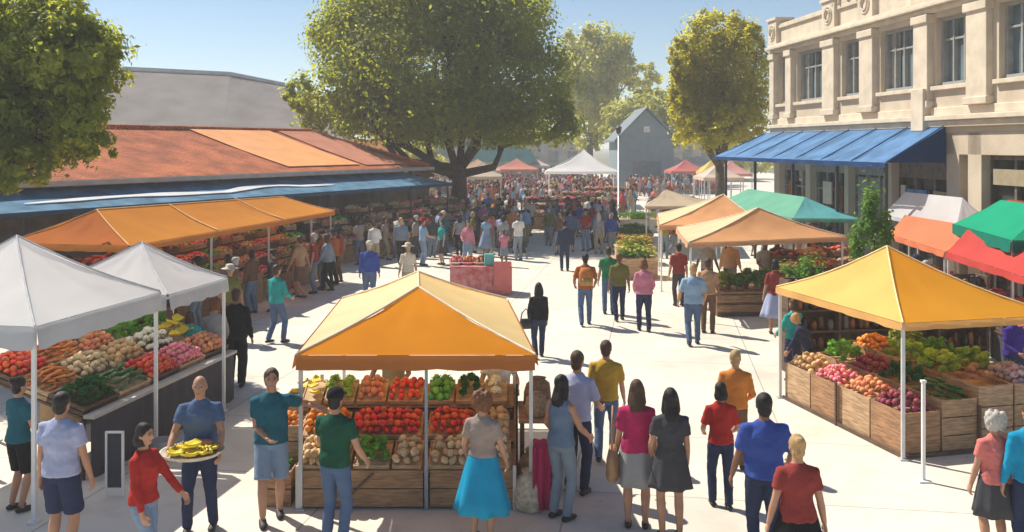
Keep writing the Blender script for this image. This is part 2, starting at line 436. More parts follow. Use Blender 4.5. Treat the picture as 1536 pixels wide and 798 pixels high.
        if hair == 'pony': hb.tube([Hd((0, .1, .03)), Hd((0, .14, 0)), Hd((0, .14, -.1)), Hd((0, .12, -.2))], [.025, .035, .03, .01], 8)
        if hair == 'bob':
            hb.tube([Hd((0, .03, .03)), Hd((0, .045, -.05)), Hd((0, .045, -.115))], [.08, .1, .088], 14, flat=.85, up=(0, 1, 0))
    res['hair'] = remesh(hb, hv, 2)
    if hires: folds(res['hair'], .009, .5)
    if hair == 'cap':
        cb = MB()
        cb.rings([[Hd((r*.092*math.cos(a), .012+r*.108*math.sin(a), z)) for a in [2*math.pi*j/18 for j in range(18)]] for r, z in ((1.0, .035), (1.02, .06), (.93, .095), (.7, .125), (.25, .142))])
        cb.rings([[Hd((.07*math.cos(a), -.09+.085*min(0, math.sin(a))-.0, .037+zz)) for a in [2*math.pi*j/18 for j in range(18)]] for zz in (0, .012)])
        res['cap'] = cb.mesh('cap', True)
    if hair == 'hat':
        cb = MB()
        cb.rings([[Hd((r*math.cos(a), .01+r*1.1*math.sin(a), z)) for a in [2*math.pi*j/24 for j in range(24)]] for r, z in ((.19, .035), (.192, .042), (.10, .055), (.096, .11), (.075, .14), (.02, .146))])
        res['hat'] = cb.mesh('hat', True)
    if sc != 1 or True:
        mt = Matrix.Scale(sc, 4)
        for k, m in res.items():
            for q in (m if isinstance(m, list) else [m]): q.transform(mt)
    return res
def put_person(fig, loc, yaw, label, group, skin, topm, botm, hairm, shoem=None, capm=None, cat='person'):
    t = thing('person', label, cat, loc, group, yaw)
    for part, m in fig.items():
        for q in (m if isinstance(m, list) else [m]):
            pn = {'top': 'shirt'}.get(part, part)
            o = bpy.data.objects.new(pn, q); COL.objects.link(o); o.parent = t
            mm = {'body': skin, 'top': topm, 'trousers': botm, 'shorts': botm, 'skirt': botm, 'hair': hairm, 'shoe': shoem or M['shoe_dark'], 'cap': capm or CL['black'], 'hat': capm or CL['cream']}[part]
            ms = [mm, M['eye'], hairm, M['lips']] if part == 'body' else [mm]
            if not q.materials:
                for x in ms: q.materials.append(x)
            for i, x in enumerate(ms):
                if i < len(o.material_slots) and o.material_slots[i].material != x:
                    o.material_slots[i].link = 'OBJECT'; o.material_slots[i].material = x
    return t
# ------------------------------------------------------------------ the people one can tell apart
def at_head(px, py, h): y = F*(H-h)/(py-HY); return V(((px-CX)*y/F, y, 0))
GP = 'people in the foreground'; GM = 'shoppers in the middle of the plaza'
REL = ((-.25, -.04, .80), (.25, -.04, .80))
def who(px, head, h, yaw, label, topc, botc, hpos, skin='tan', y=None, shoe='dark', grp=GP, capm=None, **k):
    if y is None: p = at_head(px, head, h)
    else: p = V(((px-CX)*y/F, y, 0))
    hs = k.pop('hairc', 'brown')
    f = figure(h, **k)
    return put_person(f, p, R(yaw), label, grp, SKIN[skin], CL[topc], CL[botc], HAIR[hs], M['shoe_'+shoe], CL[capm] if capm else None), p
BACK = 180
who(28, 0, 1.56, 150, 'woman in a blue shirt and black shorts behind the nearest tent pole', 'teal', 'black', 'black', 'tan', y=11.0, female=True, hair='bun', bottom='shorts', top='tee', hairc='black', hands=((-.2, -.28, 1.0), (.2, -.28, 1.0)))
who(92, 590, 1.74, 172, 'man in a lavender shirt and navy shorts seen from behind at lower left', 'lavender', 'navy', 'black', 'tan', hair='short', hairc='black', bottom='shorts', top='tee', hands=((-.27, -.1, .82), (.27, -.05, .80)), build=1.08)
who(216, 635, 1.56, 75, 'woman in a red long sleeved top and pale jeans walking right at lower left', 'red', 'pale_denim', 'black', 'tan', female=True, hair='bob', hairc='black', top='long', hands=((-.22, -.14, .86), (.24, -.34, .90)), feet=((-.09, -.16, 0), (.09, .16, .02)), hip_drop=.02)
man4, p4 = who(300, 565, 1.72, 8, 'bald man in a denim blue shirt carrying a tray of bananas', 'denim', 'navy', 'bald', 'tan', hair='bald', hairc='grey', top='tee', hands=((-.27, -.33, .98), (.27, -.33, .98)), build=1.08, feet=((-.13, -.05, 0), (.13, .06, 0)))
who(407, 553, 1.74, 18, 'dark haired man in a teal polo and pale shorts, one hand on the tent', 'teal', 'pale_denim', 'brown', 'tan', hair='short', hairc='brown', top='tee', bottom='shorts', hands=((-.06, -.24, 1.02), (.52, -.10, 1.28)), build=1.06, feet=((-.1, -.12, 0), (.1, .12, 0)), hip_drop=.01)
who(503, 585, 1.68, 160, 'man in a dark green shirt and black cap facing the central stall', 'dark_green', 'denim', 'cap', 'tan', hair='cap', hairc='black', top='tee', hands=((-.27, -.20, .92), (.22, -.30, .98)), capm='black')
who(724, 590, 1.60, 165, 'curly haired woman in a taupe vest and bright blue skirt at the central stall', 'taupe', 'cyan', 'curly', 'tan', female=True, hair='curly', hairc='auburn', top='tee', bottom='skirt', skirt_z=.36, hem=1.0, hands=((-.24, -.16, .88), (.24, -.18, .90)))
who(866, 0, 1.74, 150, 'man in a lavender grey shirt behind the dark haired woman at the stall end', 'lavender', 'navy', 'brown', 'tan', y=11.55, hair='short', hairc='brown', top='short', hands=((-.2, -.28, 1.0), (.22, -.3, 1.02)))
who(842, 0, 1.64, 140, 'woman with long black hair and a slate blue top at the stall end', 'slate', 'steel', 'long', 'tan', y=10.75, female=True, hair='long', hairc='black', top='vest', hands=((-.2, -.3, .96), (.24, -.22, .94)))
who(748, 0, 1.60, 10, 'vendor in a white shirt standing behind the central produce stand', 'white', 'khaki', 'short', 'tan', y=13.0, hair='short', hairc='brown', top='tee', hands=((-.22, -.34, 1.08), (.22, -.32, 1.05)), bottom='trousers')
who(590, 0, 1.66, -12, 'vendor in a khaki shirt in the shade behind the tomato crates', 'khaki', 'charcoal', 'hat', 'brown', y=13.3, hair='hat', hairc='black', top='tee', hands=((-.22, -.34, 1.08), (.22, -.32, 1.05)), bottom='trousers')
who(909, 510, 1.64, 170, 'person in a mustard and green shirt and jeans walking away from us', 'mustard', 'denim', 'short', 'tan', hair='short', hairc='brown', top='short', feet=((-.09, -.14, 0), (.09, .15, .03)), hip_drop=.02, hands=((-.25, -.18, .84), (.25, .10, .82)))
w11, p11 = who(955, 572, 1.64, 172, 'woman in a magenta top and grey skirt carrying a brown shoulder bag', 'magenta', 'grey', 'long', 'tan', female=True, hair='long', hairc='brown', top='short', bottom='skirt', skirt_z=.52, hands=((-.22, -.12, .84), (.24, -.1, .84)), build=1.06)
who(1006, 585, 1.62, 180, 'woman in a short black dress with straight black hair', 'charcoal', 'charcoal', 'long', 'tan', female=True, hair='long', hairc='black', top='tee', bottom='skirt', skirt_z=.60, hem=.86, hands=((-.20, -.05, .84), (.20, -.2, .92)))
who(1081, 575, 1.47, 178, 'woman in a bright red shirt and dark jeans with black hair', 'red', 'navy', 'bob', 'tan', female=True, hair='bob', hairc='black', top='short', hands=((-.2, -.24, .98), (.2, -.26, .98)), feet=((-.1, .06, 0), (.1, -.08, 0)))
who(1103, 527, 1.56, 168, 'person in a rust tan shirt standing just beyond the red shirted woman', 'orange', 'brown', 'short', 'tan', hair='short', hairc='blond', top='long', hands=((-.2, -.24, .98), (.2, -.2, .94)))
who(1146, 592, 1.74, 176, 'broad man in a royal blue tee shirt and dark jeans seen from behind', 'royal', 'navy', 'short', 'brown', hair='short', hairc='black', top='short', build=1.13, hands=((-.30, -.24, .96), (.30, -.12, .86)))
who(1196, 655, 1.60, 180, 'woman in a maroon tee and long black skirt with a blond bun', 'maroon', 'black', 'bun', 'tan', female=True, hair='bun', hairc='blond', top='tee', bottom='skirt', skirt_z=.30, hands=((-.29, -.03, .80), (.29, -.03, .80)), build=1.05)
who(1492, 620, 1.50, 185, 'white haired woman in a salmon pink top and dark skirt at the right edge', 'salmon', 'charcoal', 'bob', 'tan', female=True, hair='curly', hairc='grey', top='tee', bottom='skirt', skirt_z=.52, hands=((-.22, -.16, .86), (.24, -.1, .84)), build=1.08)
who(1546, 605, 1.66, 178, 'person in a blue green shirt cut off by the right edge', 'cyan', 'navy', 'short', 'tan', hair='short', hairc='brown', top='long')
pb, pbp = who(808, 428, 1.52, 185, 'slim woman all in black with a dark bag walking up the bright plaza', 'black', 'navy', 'pony', 'brown', y=18.9, grp=GM, female=True, hair='long', hairc='black', top='jacket', feet=((-.08, -.15, 0), (.08, .16, .03)), hip_drop=.02, hands=((-.2, -.1, .84), (.2, -.14, .9)))
b20, p20 = who(878, 380, 1.72, 180, 'man in a rust orange shirt with an orange backpack walking away', 'rust', 'denim', 'short', 'brown', y=22.3, grp=GM, hair='short', hairc='black', top='short', feet=((-.1, -.16, 0), (.1, .17, .03)), hip_drop=.02, hands=((-.24, -.22, .95), (.24, -.2, .95)))
who(913, 368, 1.70, 176, 'person in a sea green shirt beside the olive shirted man', 'green', 'denim', 'short', 'tan', y=23.8, grp=GM, hair='short', hairc='brown', top='tee')
who(929, 388, 1.66, 184, 'man in an olive green shirt walking next to the sea green one', 'olive', 'navy', 'short', 'brown', y=22.9, grp=GM, hair='short', hairc='auburn', top='short', feet=((-.1, -.12, 0), (.1, .13, .02)), hip_drop=.015)
who(966, 400, 1.66, 180, 'woman in a loose pink and violet top and dark jeans', 'pink', 'navy', 'bob', 'tan', y=21.6, grp=GM, female=True, hair='bob', hairc='auburn', top='jacket', hands=((-.2, -.22, .95), (.2, -.22, .95)), feet=((-.1, .1, 0), (.1, -.1, 0)), build=1.1)
who(1040, 408, 1.76, 176, 'man in a pale grey blue shirt and faded jeans with a long shadow', 'skyblue', 'denim', 'short', 'tan', y=20.1, grp=GM, hair='short', hairc='blond', top='short', build=1.12, feet=((-.1, -.14, 0), (.1, .14, .02)), hip_drop=.02, hands=((-.25, -.2, .92), (.3, -.14, .9)))
who(1062, 412, 1.70, 160, 'person in a tan shirt half hidden behind the grey blue shirted man', 'tan', 'brown', 'short', 'brown', y=21.4, grp=GM, hair='short', hairc='brown', top='short')
who(1018, 380, 1.66, 190, 'person in a dull red shirt near the white pole of the peach canopy', 'maroon', 'charcoal', 'short', 'tan', y=25.0, grp=GM, hair='short', hairc='black', top='short')
who(415, 392, 1.70, 150, 'man in a turquoise shirt and jeans on the left of the plaza', 'turquoise', 'denim', 'short', 'tan', y=20.3, grp=GM, hair='short', hairc='brown', top='long', hands=((-.2, -.26, 1.0), (.2, -.28, 1.0)), feet=((-.1, -.13, 0), (.1, .13, .02)), hip_drop=.015)
who(554, 360, 1.70, 185, 'man in a royal blue jacket and pale cap behind the orange fronted tent', 'royal', 'denim', 'cap', 'tan', y=25.2, grp=GM, hair='cap', hairc='grey', top='jacket', capm='cream', build=1.25)
who(612, 375, 1.60, 190, 'person in a cream top behind the orange fronted tent', 'cream', 'khaki', 'hat', 'tan', y=25.6, grp=GM, female=True, hair='hat', hairc='blond', top='short', bottom='trousers')
who(287, 462, 1.50, -150, 'woman in a sea green dress leaning over the white tent produce', 'turquoise', 'slate', 'bob', 'tan', y=15.7, grp=GP, female=True, hair='bob', hairc='brown', top='short', bottom='skirt', skirt_z=.5, lean=.3, hands=((-.2, -.45, .98), (.2, -.45, .98)))
who(322, 452, 1.62, 200, 'woman in a grey cardigan with a satchel at the far white tent', 'grey', 'brown', 'curly', 'tan', y=16.2, grp=GP, female=True, hair='curly', hairc='auburn', top='jacket', bottom='trousers', hands=((-.2, -.26, .94), (.2, -.26, .94)))
who(354, 437, 1.74, 184, 'man in a long black coat beside the far white tent', 'black', 'black', 'short', 'brown', y=16.6, grp=GP, hair='short', hairc='brown', top='jacket', bottom='wide', hem=.86)
who(1190, 450, 1.50, -160, 'vendor in a turquoise top behind the left end of the vegetable stand', 'turquoise', 'navy', 'bob', 'tan', y=17.0, grp=GP, female=True, hair='bob', hairc='brown', top='long', hands=((-.2, -.3, .9), (.2, -.3, .95)))
who(1214, 480, 1.38, -120, 'stooping person in dark blue at the left end of the vegetable stand', 'navy', 'black', 'short', 'tan', y=16.4, grp=GP, hair='short', hairc='blond', top='jacket', lean=.45, hands=((-.2, -.5, .75), (.2, -.48, .72)))
who(1520, 480, 1.52, 20, 'vendor in a deep purple top at the right end of the vegetable stand', 'purple', 'navy', 'short', 'tan', y=15.6, grp=GP, hair='curly', hairc='black', top='long', hands=((-.2, -.3, 1.0), (.2, -.3, 1.0)), build=1.15)
who(1163, 360, 1.68, 170, 'woman in a crimson top beside the yellow tent left pole', 'maroon', 'lavender', 'bob', 'tan', y=21.3, grp=GM, female=True, hair='bob', hairc='black', top='short', bottom='skirt', skirt_z=.4)
who(345, 385, 1.66, 30, 'person in an olive shirt standing by the dark stalls beyond the white tents', 'olive', 'brown', 'short', 'tan', y=20.5, grp=GM, hair='hat', hairc='brown', top='short')
who(847, 318, 1.72, 182, 'tall person in navy walking where the crowd thins on the bright path', 'navy', 'navy', 'short', 'tan', y=32, grp=GM, hair='short', hairc='black', top='jacket', hires=False)
# ------------------------------------------------------------------ crowd
VAR = []
def variant(**k): VAR.append((k, figure(hires=False, **k)))
WALK = dict(feet=((-.09, -.17, 0), (.09, .18, .03)), hip_drop=.025, hands=((-.25, .16, .84), (.25, -.2, .86)))
variant(h=1.74, hair='short', top='tee', bottom='trousers')
variant(h=1.64, female=True, hair='long', top='tee', bottom='trousers', **WALK)
variant(h=1.62, female=True, hair='bob', top='short', bottom='skirt', skirt_z=.45)
variant(h=1.76, hair='short', top='short', bottom='shorts', **WALK)
variant(h=1.72, hair='cap', top='jacket', bottom='trousers', hands=((-.2, -.28, 1.0), (.22, -.26, .98)))
variant(h=1.60, female=True, hair='bun', top='jacket', bottom='wide', hands=((-.2, -.28, 1.0), (.26, -.05, .82)))
variant(h=1.70, hair='short', top='long', bottom='trousers', build=1.15, **WALK)
variant(h=1.58, female=True, hair='curly', top='tee', bottom='skirt', skirt_z=.35)
variant(h=1.30, hair='short', top='tee', bottom='shorts')
variant(h=1.70, hair='hat', top='short', bottom='trousers', hands=((-.2, -.3, 1.02), (.2, -.3, 1.02)))
def single(fig):
    bm = bmesh.new(); order = ['body', 'top', 'low', 'hair', 'shoe', 'hat']
    for part, ms in fig.items():
        i = {'body': 0, 'top': 1, 'trousers': 2, 'shorts': 2, 'skirt': 2, 'hair': 3, 'shoe': 4, 'cap': 5, 'hat': 5}[part]
        for me in (ms if isinstance(ms, list) else [ms]):
            n = len(bm.faces); bm.from_mesh(me); bm.faces.ensure_lookup_table()
            for f in bm.faces[n:]: f.material_index = i
    me = bpy.data.meshes.new('person'); bm.to_mesh(me); bm.free()
    for _ in range(6): me.materials.append(M['shoe_dark'])
    return me
SING = [single(f) for k, f in VAR]
# ------------------------------------------------------------------ world, sun, camera
SUN_EL = R(50); LH = V((-.78, .62, 0)).normalized()
LDIR = V((LH.x*math.cos(SUN_EL), LH.y*math.cos(SUN_EL), math.sin(SUN_EL)))
w = bpy.data.worlds.new("World"); SC.world = w; w.use_nodes = True
nt = w.node_tree; sk = nt.nodes.new('ShaderNodeTexSky'); sk.sky_type = 'NISHITA'; sk.sun_disc = False
sk.sun_elevation = SUN_EL; sk.sun_rotation = math.atan2(LH.x, LH.y); sk.air_density = 1.0; sk.dust_density = .05; sk.ozone_density = 2.2; sk.air_density = .9
nt.links.new(sk.outputs['Color'], nt.nodes['Background'].inputs['Color']); nt.nodes['Background'].inputs['Strength'].default_value = SKY_STRENGTH
l = bpy.data.lights.new('sun', 'SUN'); l.energy = SUN_STRENGTH; l.angle = R(.5); l.color = (1, .93, .80)
lo = bpy.data.objects.new('sun', l); COL.objects.link(lo); lo.rotation_euler = (-LDIR).to_track_quat('-Z', 'Y').to_euler(); lo.location = (0, 0, 60)
c = bpy.data.cameras.new('camera'); co = bpy.data.objects.new('camera', c); COL.objects.link(co)
co.location = (0, 0, H); co.rotation_euler = (R(90), 0, 0); c.sensor_width = 36; c.lens = 36*F/1536; c.shift_y = -(399-HY)/1536
c.clip_start = .1; c.clip_end = 6000; SC.camera = co
vs = SC.view_settings; vs.view_transform = 'Standard'; vs.look = 'None'; vs.exposure = EXPOSURE; vs.gamma = 1
SC.cycles.use_denoising = True; SC.cycles.max_bounces = 8; SC.cycles.volume_bounces = 1; SC.cycles.transparent_max_bounces = 8
# ------------------------------------------------------------------ ground
def paving_mat():
    m = mat('plaza_paving', (.67, .62, .53), .8, .10, .35, bump=.15, bscale=60, spec=.2, detail=8)
    nt = m.node_tree; N = nt.nodes; L = nt.links; b = N['Principled BSDF']
    src = b.inputs['Base Color'].links[0].from_socket
    tc = [n for n in N if n.type == 'TEX_COORD'][0]
    mp = N.new('ShaderNodeMapping'); mp.inputs['Rotation'].default_value = (0, 0, R(9)); mp.inputs['Location'].default_value = (1.1, .4, 0)
    br = N.new('ShaderNodeTexBrick'); br.offset = 0.0; br.inputs['Scale'].default_value = 1; br.inputs['Brick Width'].default_value = 2.9; br.inputs['Row Height'].default_value = 2.4
    br.inputs['Mortar Size'].default_value = .012; br.inputs['Mortar Smooth'].default_value = .2
    br.inputs['Color1'].default_value = (1, 1, 1, 1); br.inputs['Color2'].default_value = (.93, .93, .94, 1); br.inputs['Mortar'].default_value = (.55, .55, .55, 1)
    L.new(tc.outputs['Object'], mp.inputs['Vector']); L.new(mp.outputs['Vector'], br.inputs['Vector'])
    mx = N.new('ShaderNodeMix'); mx.data_type = 'RGBA'; mx.blend_type = 'MULTIPLY'; mx.inputs['Factor'].default_value = 1
    L.new(src, mx.inputs['A']); L.new(br.outputs['Color'], mx.inputs['B'])
    st = N.new('ShaderNodeTexNoise'); st.inputs['Scale'].default_value = 1.4; st.inputs['Detail'].default_value = 7; st.inputs['Roughness'].default_value = .7
    L.new(tc.outputs['Object'], st.inputs['Vector'])
    rp = N.new('ShaderNodeValToRGB'); rp.color_ramp.elements[0].position = .30; rp.color_ramp.elements[0].color = (.86, .85, .83, 1); rp.color_ramp.elements[1].position = .48; rp.color_ramp.elements[1].color = (1, 1, 1, 1)
    L.new(st.outputs['Fac'], rp.inputs['Fac'])
    vo = N.new('ShaderNodeTexVoronoi'); vo.inputs['Scale'].default_value = 2.3; vo.inputs['Randomness'].default_value = 1
    L.new(tc.outputs['Object'], vo.inputs['Vector'])
    gr = N.new('ShaderNodeValToRGB'); gr.color_ramp.elements[0].position = .045; gr.color_ramp.elements[0].color = (.62, .60, .58, 1); gr.color_ramp.elements[1].position = .075; gr.color_ramp.elements[1].color = (1, 1, 1, 1)
    L.new(vo.outputs['Distance'], gr.inputs['Fac'])
    m3 = N.new('ShaderNodeMix'); m3.data_type = 'RGBA'; m3.blend_type = 'MULTIPLY'; m3.inputs['Factor'].default_value = .5
    L.new(mx.outputs['Result'], m3.inputs['A']); L.new(gr.outputs['Color'], m3.inputs['B']); mx = m3
    m2 = N.new('ShaderNodeMix'); m2.data_type = 'RGBA'; m2.blend_type = 'MULTIPLY'; m2.inputs['Factor'].default_value = .8
    L.new(mx.outputs['Result'], m2.inputs['A']); L.new(rp.outputs['Color'], m2.inputs['B']); L.new(m2.outputs['Result'], b.inputs['Base Color'])
    return m
g = MB(); g.poly([(-700, -60, -.006), (700, -60, -.006), (700, 1400, -.006), (-700, 1400, -.006)])
struct(g.build('ground', mat('dry_earth', (.16, .15, .09), .95, .3, .2), recalc=False))
g = MB(); g.poly([(-40, -8, 0), (40, -8, 0), (40, 150, 0), (-40, 150, 0)])
struct(g.build('plaza_paving', paving_mat(), recalc=False))
# ------------------------------------------------------------------ trees
def leaf_mat(name, c1, c2, tc, trans=.45):
    m = mat(name, c1, .6, .2, .8, trans=trans, col2=c2, tcol=tc, spec=.25)
    return m
LEAF = {'big': leaf_mat('leaf_big', (.016, .050, .024), (.13, .175, .028), (.64, .66, .04), .5),
        'left': leaf_mat('leaf_left', (.018, .060, .026), (.17, .225, .038), (.70, .72, .06), .52),
        'gold': leaf_mat('leaf_gold', (.035, .060, .016), (.26, .26, .03), (.85, .76, .04), .55),
        'pale': leaf_mat('leaf_hazed', (.16, .20, .05), (.36, .36, .07), (.82, .78, .12), .55),  # far leaves, distance haze put into their pale colour
        'fresh': leaf_mat('leaf_fresh', (.05, .14, .025), (.11, .25, .04), (.25, .45, .05), .5)}
BARK = mat('bark', (.085, .062, .048), .9, .35, 9, bump=.8, bscale=18)
def leaf_cloud(blobs, n, size, seed, clump=.20, zmin=-99, stray=.06):
    """n leaves gathered in clumps through the blobs (cx, cy, cz, rx, ry, rz)"""
    rg = np.random.default_rng(seed)
    vol = np.array([(b[3]*b[4]*b[5])**(2/3) for b in blobs]); vol /= vol.sum()
    P = []; D = []
    for b, f in zip(blobs, vol):
        k = max(20, int(n*f)); nc = max(12, k//55)
        d = rg.normal(size=(nc, 3)); d /= np.linalg.norm(d, axis=1)[:, None]
        rad = rg.uniform(.25, 1.0, nc)**.45*rg.uniform(.86, 1.08, nc)
        cen = d*rad[:, None]
        ix = rg.integers(0, nc, k)
        o = rg.normal(size=(k, 3)); o /= np.linalg.norm(o, axis=1)[:, None]
        cs = rg.uniform(.6, 1.35, nc)*clump
        p = cen[ix]+o*(rg.uniform(0, 1, k)**.5*cs[ix])[:, None]
        s = rg.uniform(0, 1, k) < stray
        p[s] += o[s]*clump*.8
        P.append(p*np.array(b[3:6])+np.array(b[:3])); D.append(o+d[ix]*.7+np.array([0, 0, .5]))
    P = np.concatenate(P); D = np.concatenate(D); ok = P[:, 2] > zmin+rg.uniform(-.25, .35, len(P)); P = P[ok]; D = D[ok]; k = len(P)
    D += rg.normal(size=(k, 3))*.7; D /= np.linalg.norm(D, axis=1)[:, None]
    a = np.cross(D, rg.normal(size=(k, 3))); a /= np.linalg.norm(a, axis=1)[:, None]; bb = np.cross(D, a)
    s = (size*rg.uniform(.6, 1.3, k))[:, None]
    v = np.stack([P-a*s*.5, P+bb*s*.28+D*s*.06, P+a*s*.6, P-bb*s*.28+D*s*.06], 1).reshape(-1, 3)
    me = bpy.data.meshes.new('crown'); me.vertices.add(4*k); me.vertices.foreach_set('co', v.ravel())
    me.loops.add(4*k); me.loops.foreach_set('vertex_index', np.arange(4*k, dtype=np.int32))
    me.polygons.add(k); me.polygons.foreach_set('loop_start', np.arange(0, 4*k, 4, dtype=np.int32)); me.polygons.foreach_set('loop_total', np.full(k, 4, dtype=np.int32))
    me.update(calc_edges=True); me.validate(); return me
def tree(name, label, loc, blobs, n, size, leaf, tr, fork, seed, limbs=7, clump=.2, group=None, cat='tree', zmin=-99):
    t = thing(name, label, cat, loc, group)
    me = leaf_cloud([(b[0], b[1], b[2], b[3], b[4], b[5]) for b in blobs], n, size, seed, clump, zmin)
    link('crown', me, LEAF[leaf], t)
    rg = random.Random(seed); tb = MB()
    lean = rg.uniform(-.1, .1)
    pts = [V((0, 0, -.05)), V((0, 0, .25)), V((lean*.5, 0, fork*.5)), V((lean, 0, fork))]
    tb.tube(pts, [tr*1.5, tr*1.1, tr*.92, tr*.85], 14)
    top = V((lean, 0, fork))
    bl = sorted(blobs, key=lambda b: -b[3])
    for i in range(limbs):
        b = bl[i % len(bl)]
        e = V((b[0], b[1], b[2]))+V((rg.uniform(-.4, .4)*b[3], rg.uniform(-.4, .4)*b[4], rg.uniform(-.5, .3)*b[5]))
        s = top+V((0, 0, -rg.uniform(0, .35)*fork*.6)); d = e-s
        m1 = s+d*.35+V((d.x*.12, d.y*.12, -.08*d.length)); m2 = s+d*.7+V((rg.uniform(-.1, .1)*d.length, 0, .03*d.length))
        r0 = tr*rg.uniform(.38, .6)
        tb.tube([s-V((0, 0, .1)), m1, m2, e], [r0, r0*.8, r0*.5, r0*.15], 8)
        for q in range(2):
            e2 = m2+V((rg.uniform(-1, 1), rg.uniform(-1, 1), rg.uniform(.1, .9))).normalized()*d.length*.4
            tb.tube([m1.lerp(m2, .6), m2.lerp(e2, .4), e2], [r0*.5, r0*.3, r0*.08], 6)
    tb.build('trunk', BARK, t, smooth=True, world=False)
    return t
def blob_from_px(px, py, r, y, depth=.8, base=None, ry=None):
    p = yp(px, py, y); k = y/F
    return (p.x-base[0], p.y-base[1], p.z, r*k, r*k*depth, (ry or r)*k)
Yt = 46.0; bt = yp(690, 300, Yt); bt.z = 0
spec = [(650, 95, 165, 150), (770, 120, 95, 105), (700, 20, 120, 80), (560, 50, 95, 80), (500, 150, 72, 58), (560, 165, 80, 52), (640, 165, 110, 55), (780, 185, 88, 50), (840, 170, 32, 45), (600, -30, 100, 80), (760, 30, 70, 60), (500, 60, 40, 50), (452, 142, 26, 26)]
tree('shade_tree', 'huge dark green spreading tree with a forked trunk rising out of the crowd', bt, [blob_from_px(a, b, r, Yt+random.uniform(-1.5, 1.5), .85, bt, ry) for a, b, r, ry in spec], 100000, .22, 'big', .42, 3.4, 3, limbs=11, clump=.24, zmin=4.25)
Yl = 19.0; bl_ = V((-11.6, Yl, 0))
spec = [(0, 90, 120, 110), (90, 70, 90, 75), (40, 180, 100, 80), (125, 110, 60, 60), (120, 190, 48, 48), (-60, 150, 110, 120), (30, 20, 110, 60), (20, 240, 60, 45), (150, 80, 32, 32), (150, 220, 22, 26)]
tree('leafy_tree', 'dark leafy tree leaning in at the left edge above the blue awning', bl_, [blob_from_px(a, b, r, Yl+random.uniform(-.6, .6), .9, bl_, ry) for a, b, r, ry in spec], 64000, .13, 'left', .22, 3.2, 7, limbs=9, clump=.24)
Yr = 50.0; br_ = yp(1080, 300, Yr); br_.z = 0
spec = [(1075, 130, 72, 95), (1045, 120, 48, 75), (1110, 110, 48, 80), (1075, 55, 48, 42), (1065, 185, 55, 42), (1110, 180, 45, 45), (1035, 160, 35, 45), (1120, 60, 30, 35), (1025, 90, 25, 40)]
tree('street_tree', 'tall rounded golden green tree beside the stone building', br_, [blob_from_px(a, b, r, Yr+random.uniform(-1, 1), .9, br_, ry) for a, b, r, ry in spec], 42000, .21, 'gold', .28, 3.2, 9, clump=.22, zmin=3.6)
Yd = 105.0; bd = yp(885, 300, Yd); bd.z = 0
spec = [(895, 95, 52, 58), (870, 80, 35, 45), (925, 90, 32, 42), (890, 150, 42, 45), (860, 130, 30, 45), (885, 195, 28, 40), (960, 120, 32, 26)]
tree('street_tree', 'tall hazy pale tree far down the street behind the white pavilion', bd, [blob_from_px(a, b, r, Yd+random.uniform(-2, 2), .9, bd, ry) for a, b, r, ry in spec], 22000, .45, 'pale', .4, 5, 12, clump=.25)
Ye = 96.0; be = yp(965, 300, Ye); be.z = 0
spec = [(960, 175, 50, 32), (935, 190, 35, 30), (985, 165, 28, 35), (925, 205, 22, 20), (1000, 200, 30, 30)]
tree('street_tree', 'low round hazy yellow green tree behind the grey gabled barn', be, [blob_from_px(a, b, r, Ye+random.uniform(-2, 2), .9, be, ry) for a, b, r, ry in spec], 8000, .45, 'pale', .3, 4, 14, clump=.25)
for i, (px, y, r, h, lb) in enumerate([(800, 130, 9, 7, 'low hazy tree behind the pale far stalls, right of the big trunk'), (1110, 120, 7, 6, 'small hazy tree beyond the golden tree, by the stone building'), (600, 88, 6, 5.6, 'olive green tree peeking over the brown shed roof'), (1010, 150, 9, 7, 'hazy tree far behind the right shoulder of the gabled barn'), (700, 140, 9, 6, 'faint tree behind the teal roofed pavilion')]):
    p = yp(px, 300, y); p.z = 0
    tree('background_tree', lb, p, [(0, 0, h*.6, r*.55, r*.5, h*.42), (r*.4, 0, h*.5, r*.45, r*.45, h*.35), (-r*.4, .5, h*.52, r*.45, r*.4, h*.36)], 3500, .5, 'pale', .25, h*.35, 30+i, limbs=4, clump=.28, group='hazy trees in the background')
# ------------------------------------------------------------------ stone building on the right
STONE = mat('limestone', (.56, .47, .36), .85, .10, 1.3, bump=.35, bscale=16, spec=.2, detail=8)
STONE2 = mat('limestone_trim', (.64, .55, .43), .8, .10, 2.2, bump=.25, bscale=22, spec=.2, detail=8)
STONE3 = mat('limestone_weathered', (.44, .36, .28), .9, .2, 1.7, bump=.4, bscale=14, spec=.2, detail=8)
DARKIN = mat('dark_interior', (.035, .03, .028), .9, .3, 2)
FRAME = mat('window_frame_paint', (.30, .31, .30), .5, .1, 5)
PANE = glass('window_glass', (.14, .19, .21), .06)
CURT = cloth('curtain', (.34, .33, .30))
A0 = V((10.64, 38, 0)); WD = V((1.56, -15.8, 0)).normalized(); WN = V((WD.y, -WD.x, 0))   # along the wall towards the camera, out to the street
if WN.x > 0: WN = -WN
def wl(s, o, z): return A0+WD*s+WN*o+V((0, 0, z))
def wbox(mb, s0, s1, o0, o1, z0, z1, mi=0): return mb.obox(wl(s0, o0, z0), WD*(s1-s0), WN*(o1-o0), V((0, 0, z1-z0)), mi)
sb_ = thing('stone_building', 'cream stone two storey building with tall windows along the right side', 'building', wl(8, 0, 0))
LEN = 22.0
wins = [(.55, 1.35, .35), (2.35, 4.75, 0), (6.15, 7.55, 0), (8.85, 10.95, 0), (12.0, 13.55, 0), (14.85, 17.2, 0), (18.3, 20.4, 0)]
m = MB()
wbox(m, 0, LEN, -9, -.5, 4.7, 8.9)                  # core behind the facade
wbox(m, .02, LEN, -.5, -.02, 4.65, 5.95)               # spandrel
wbox(m, .02, LEN, -.5, -.02, 7.85, 8.88)
e = .02
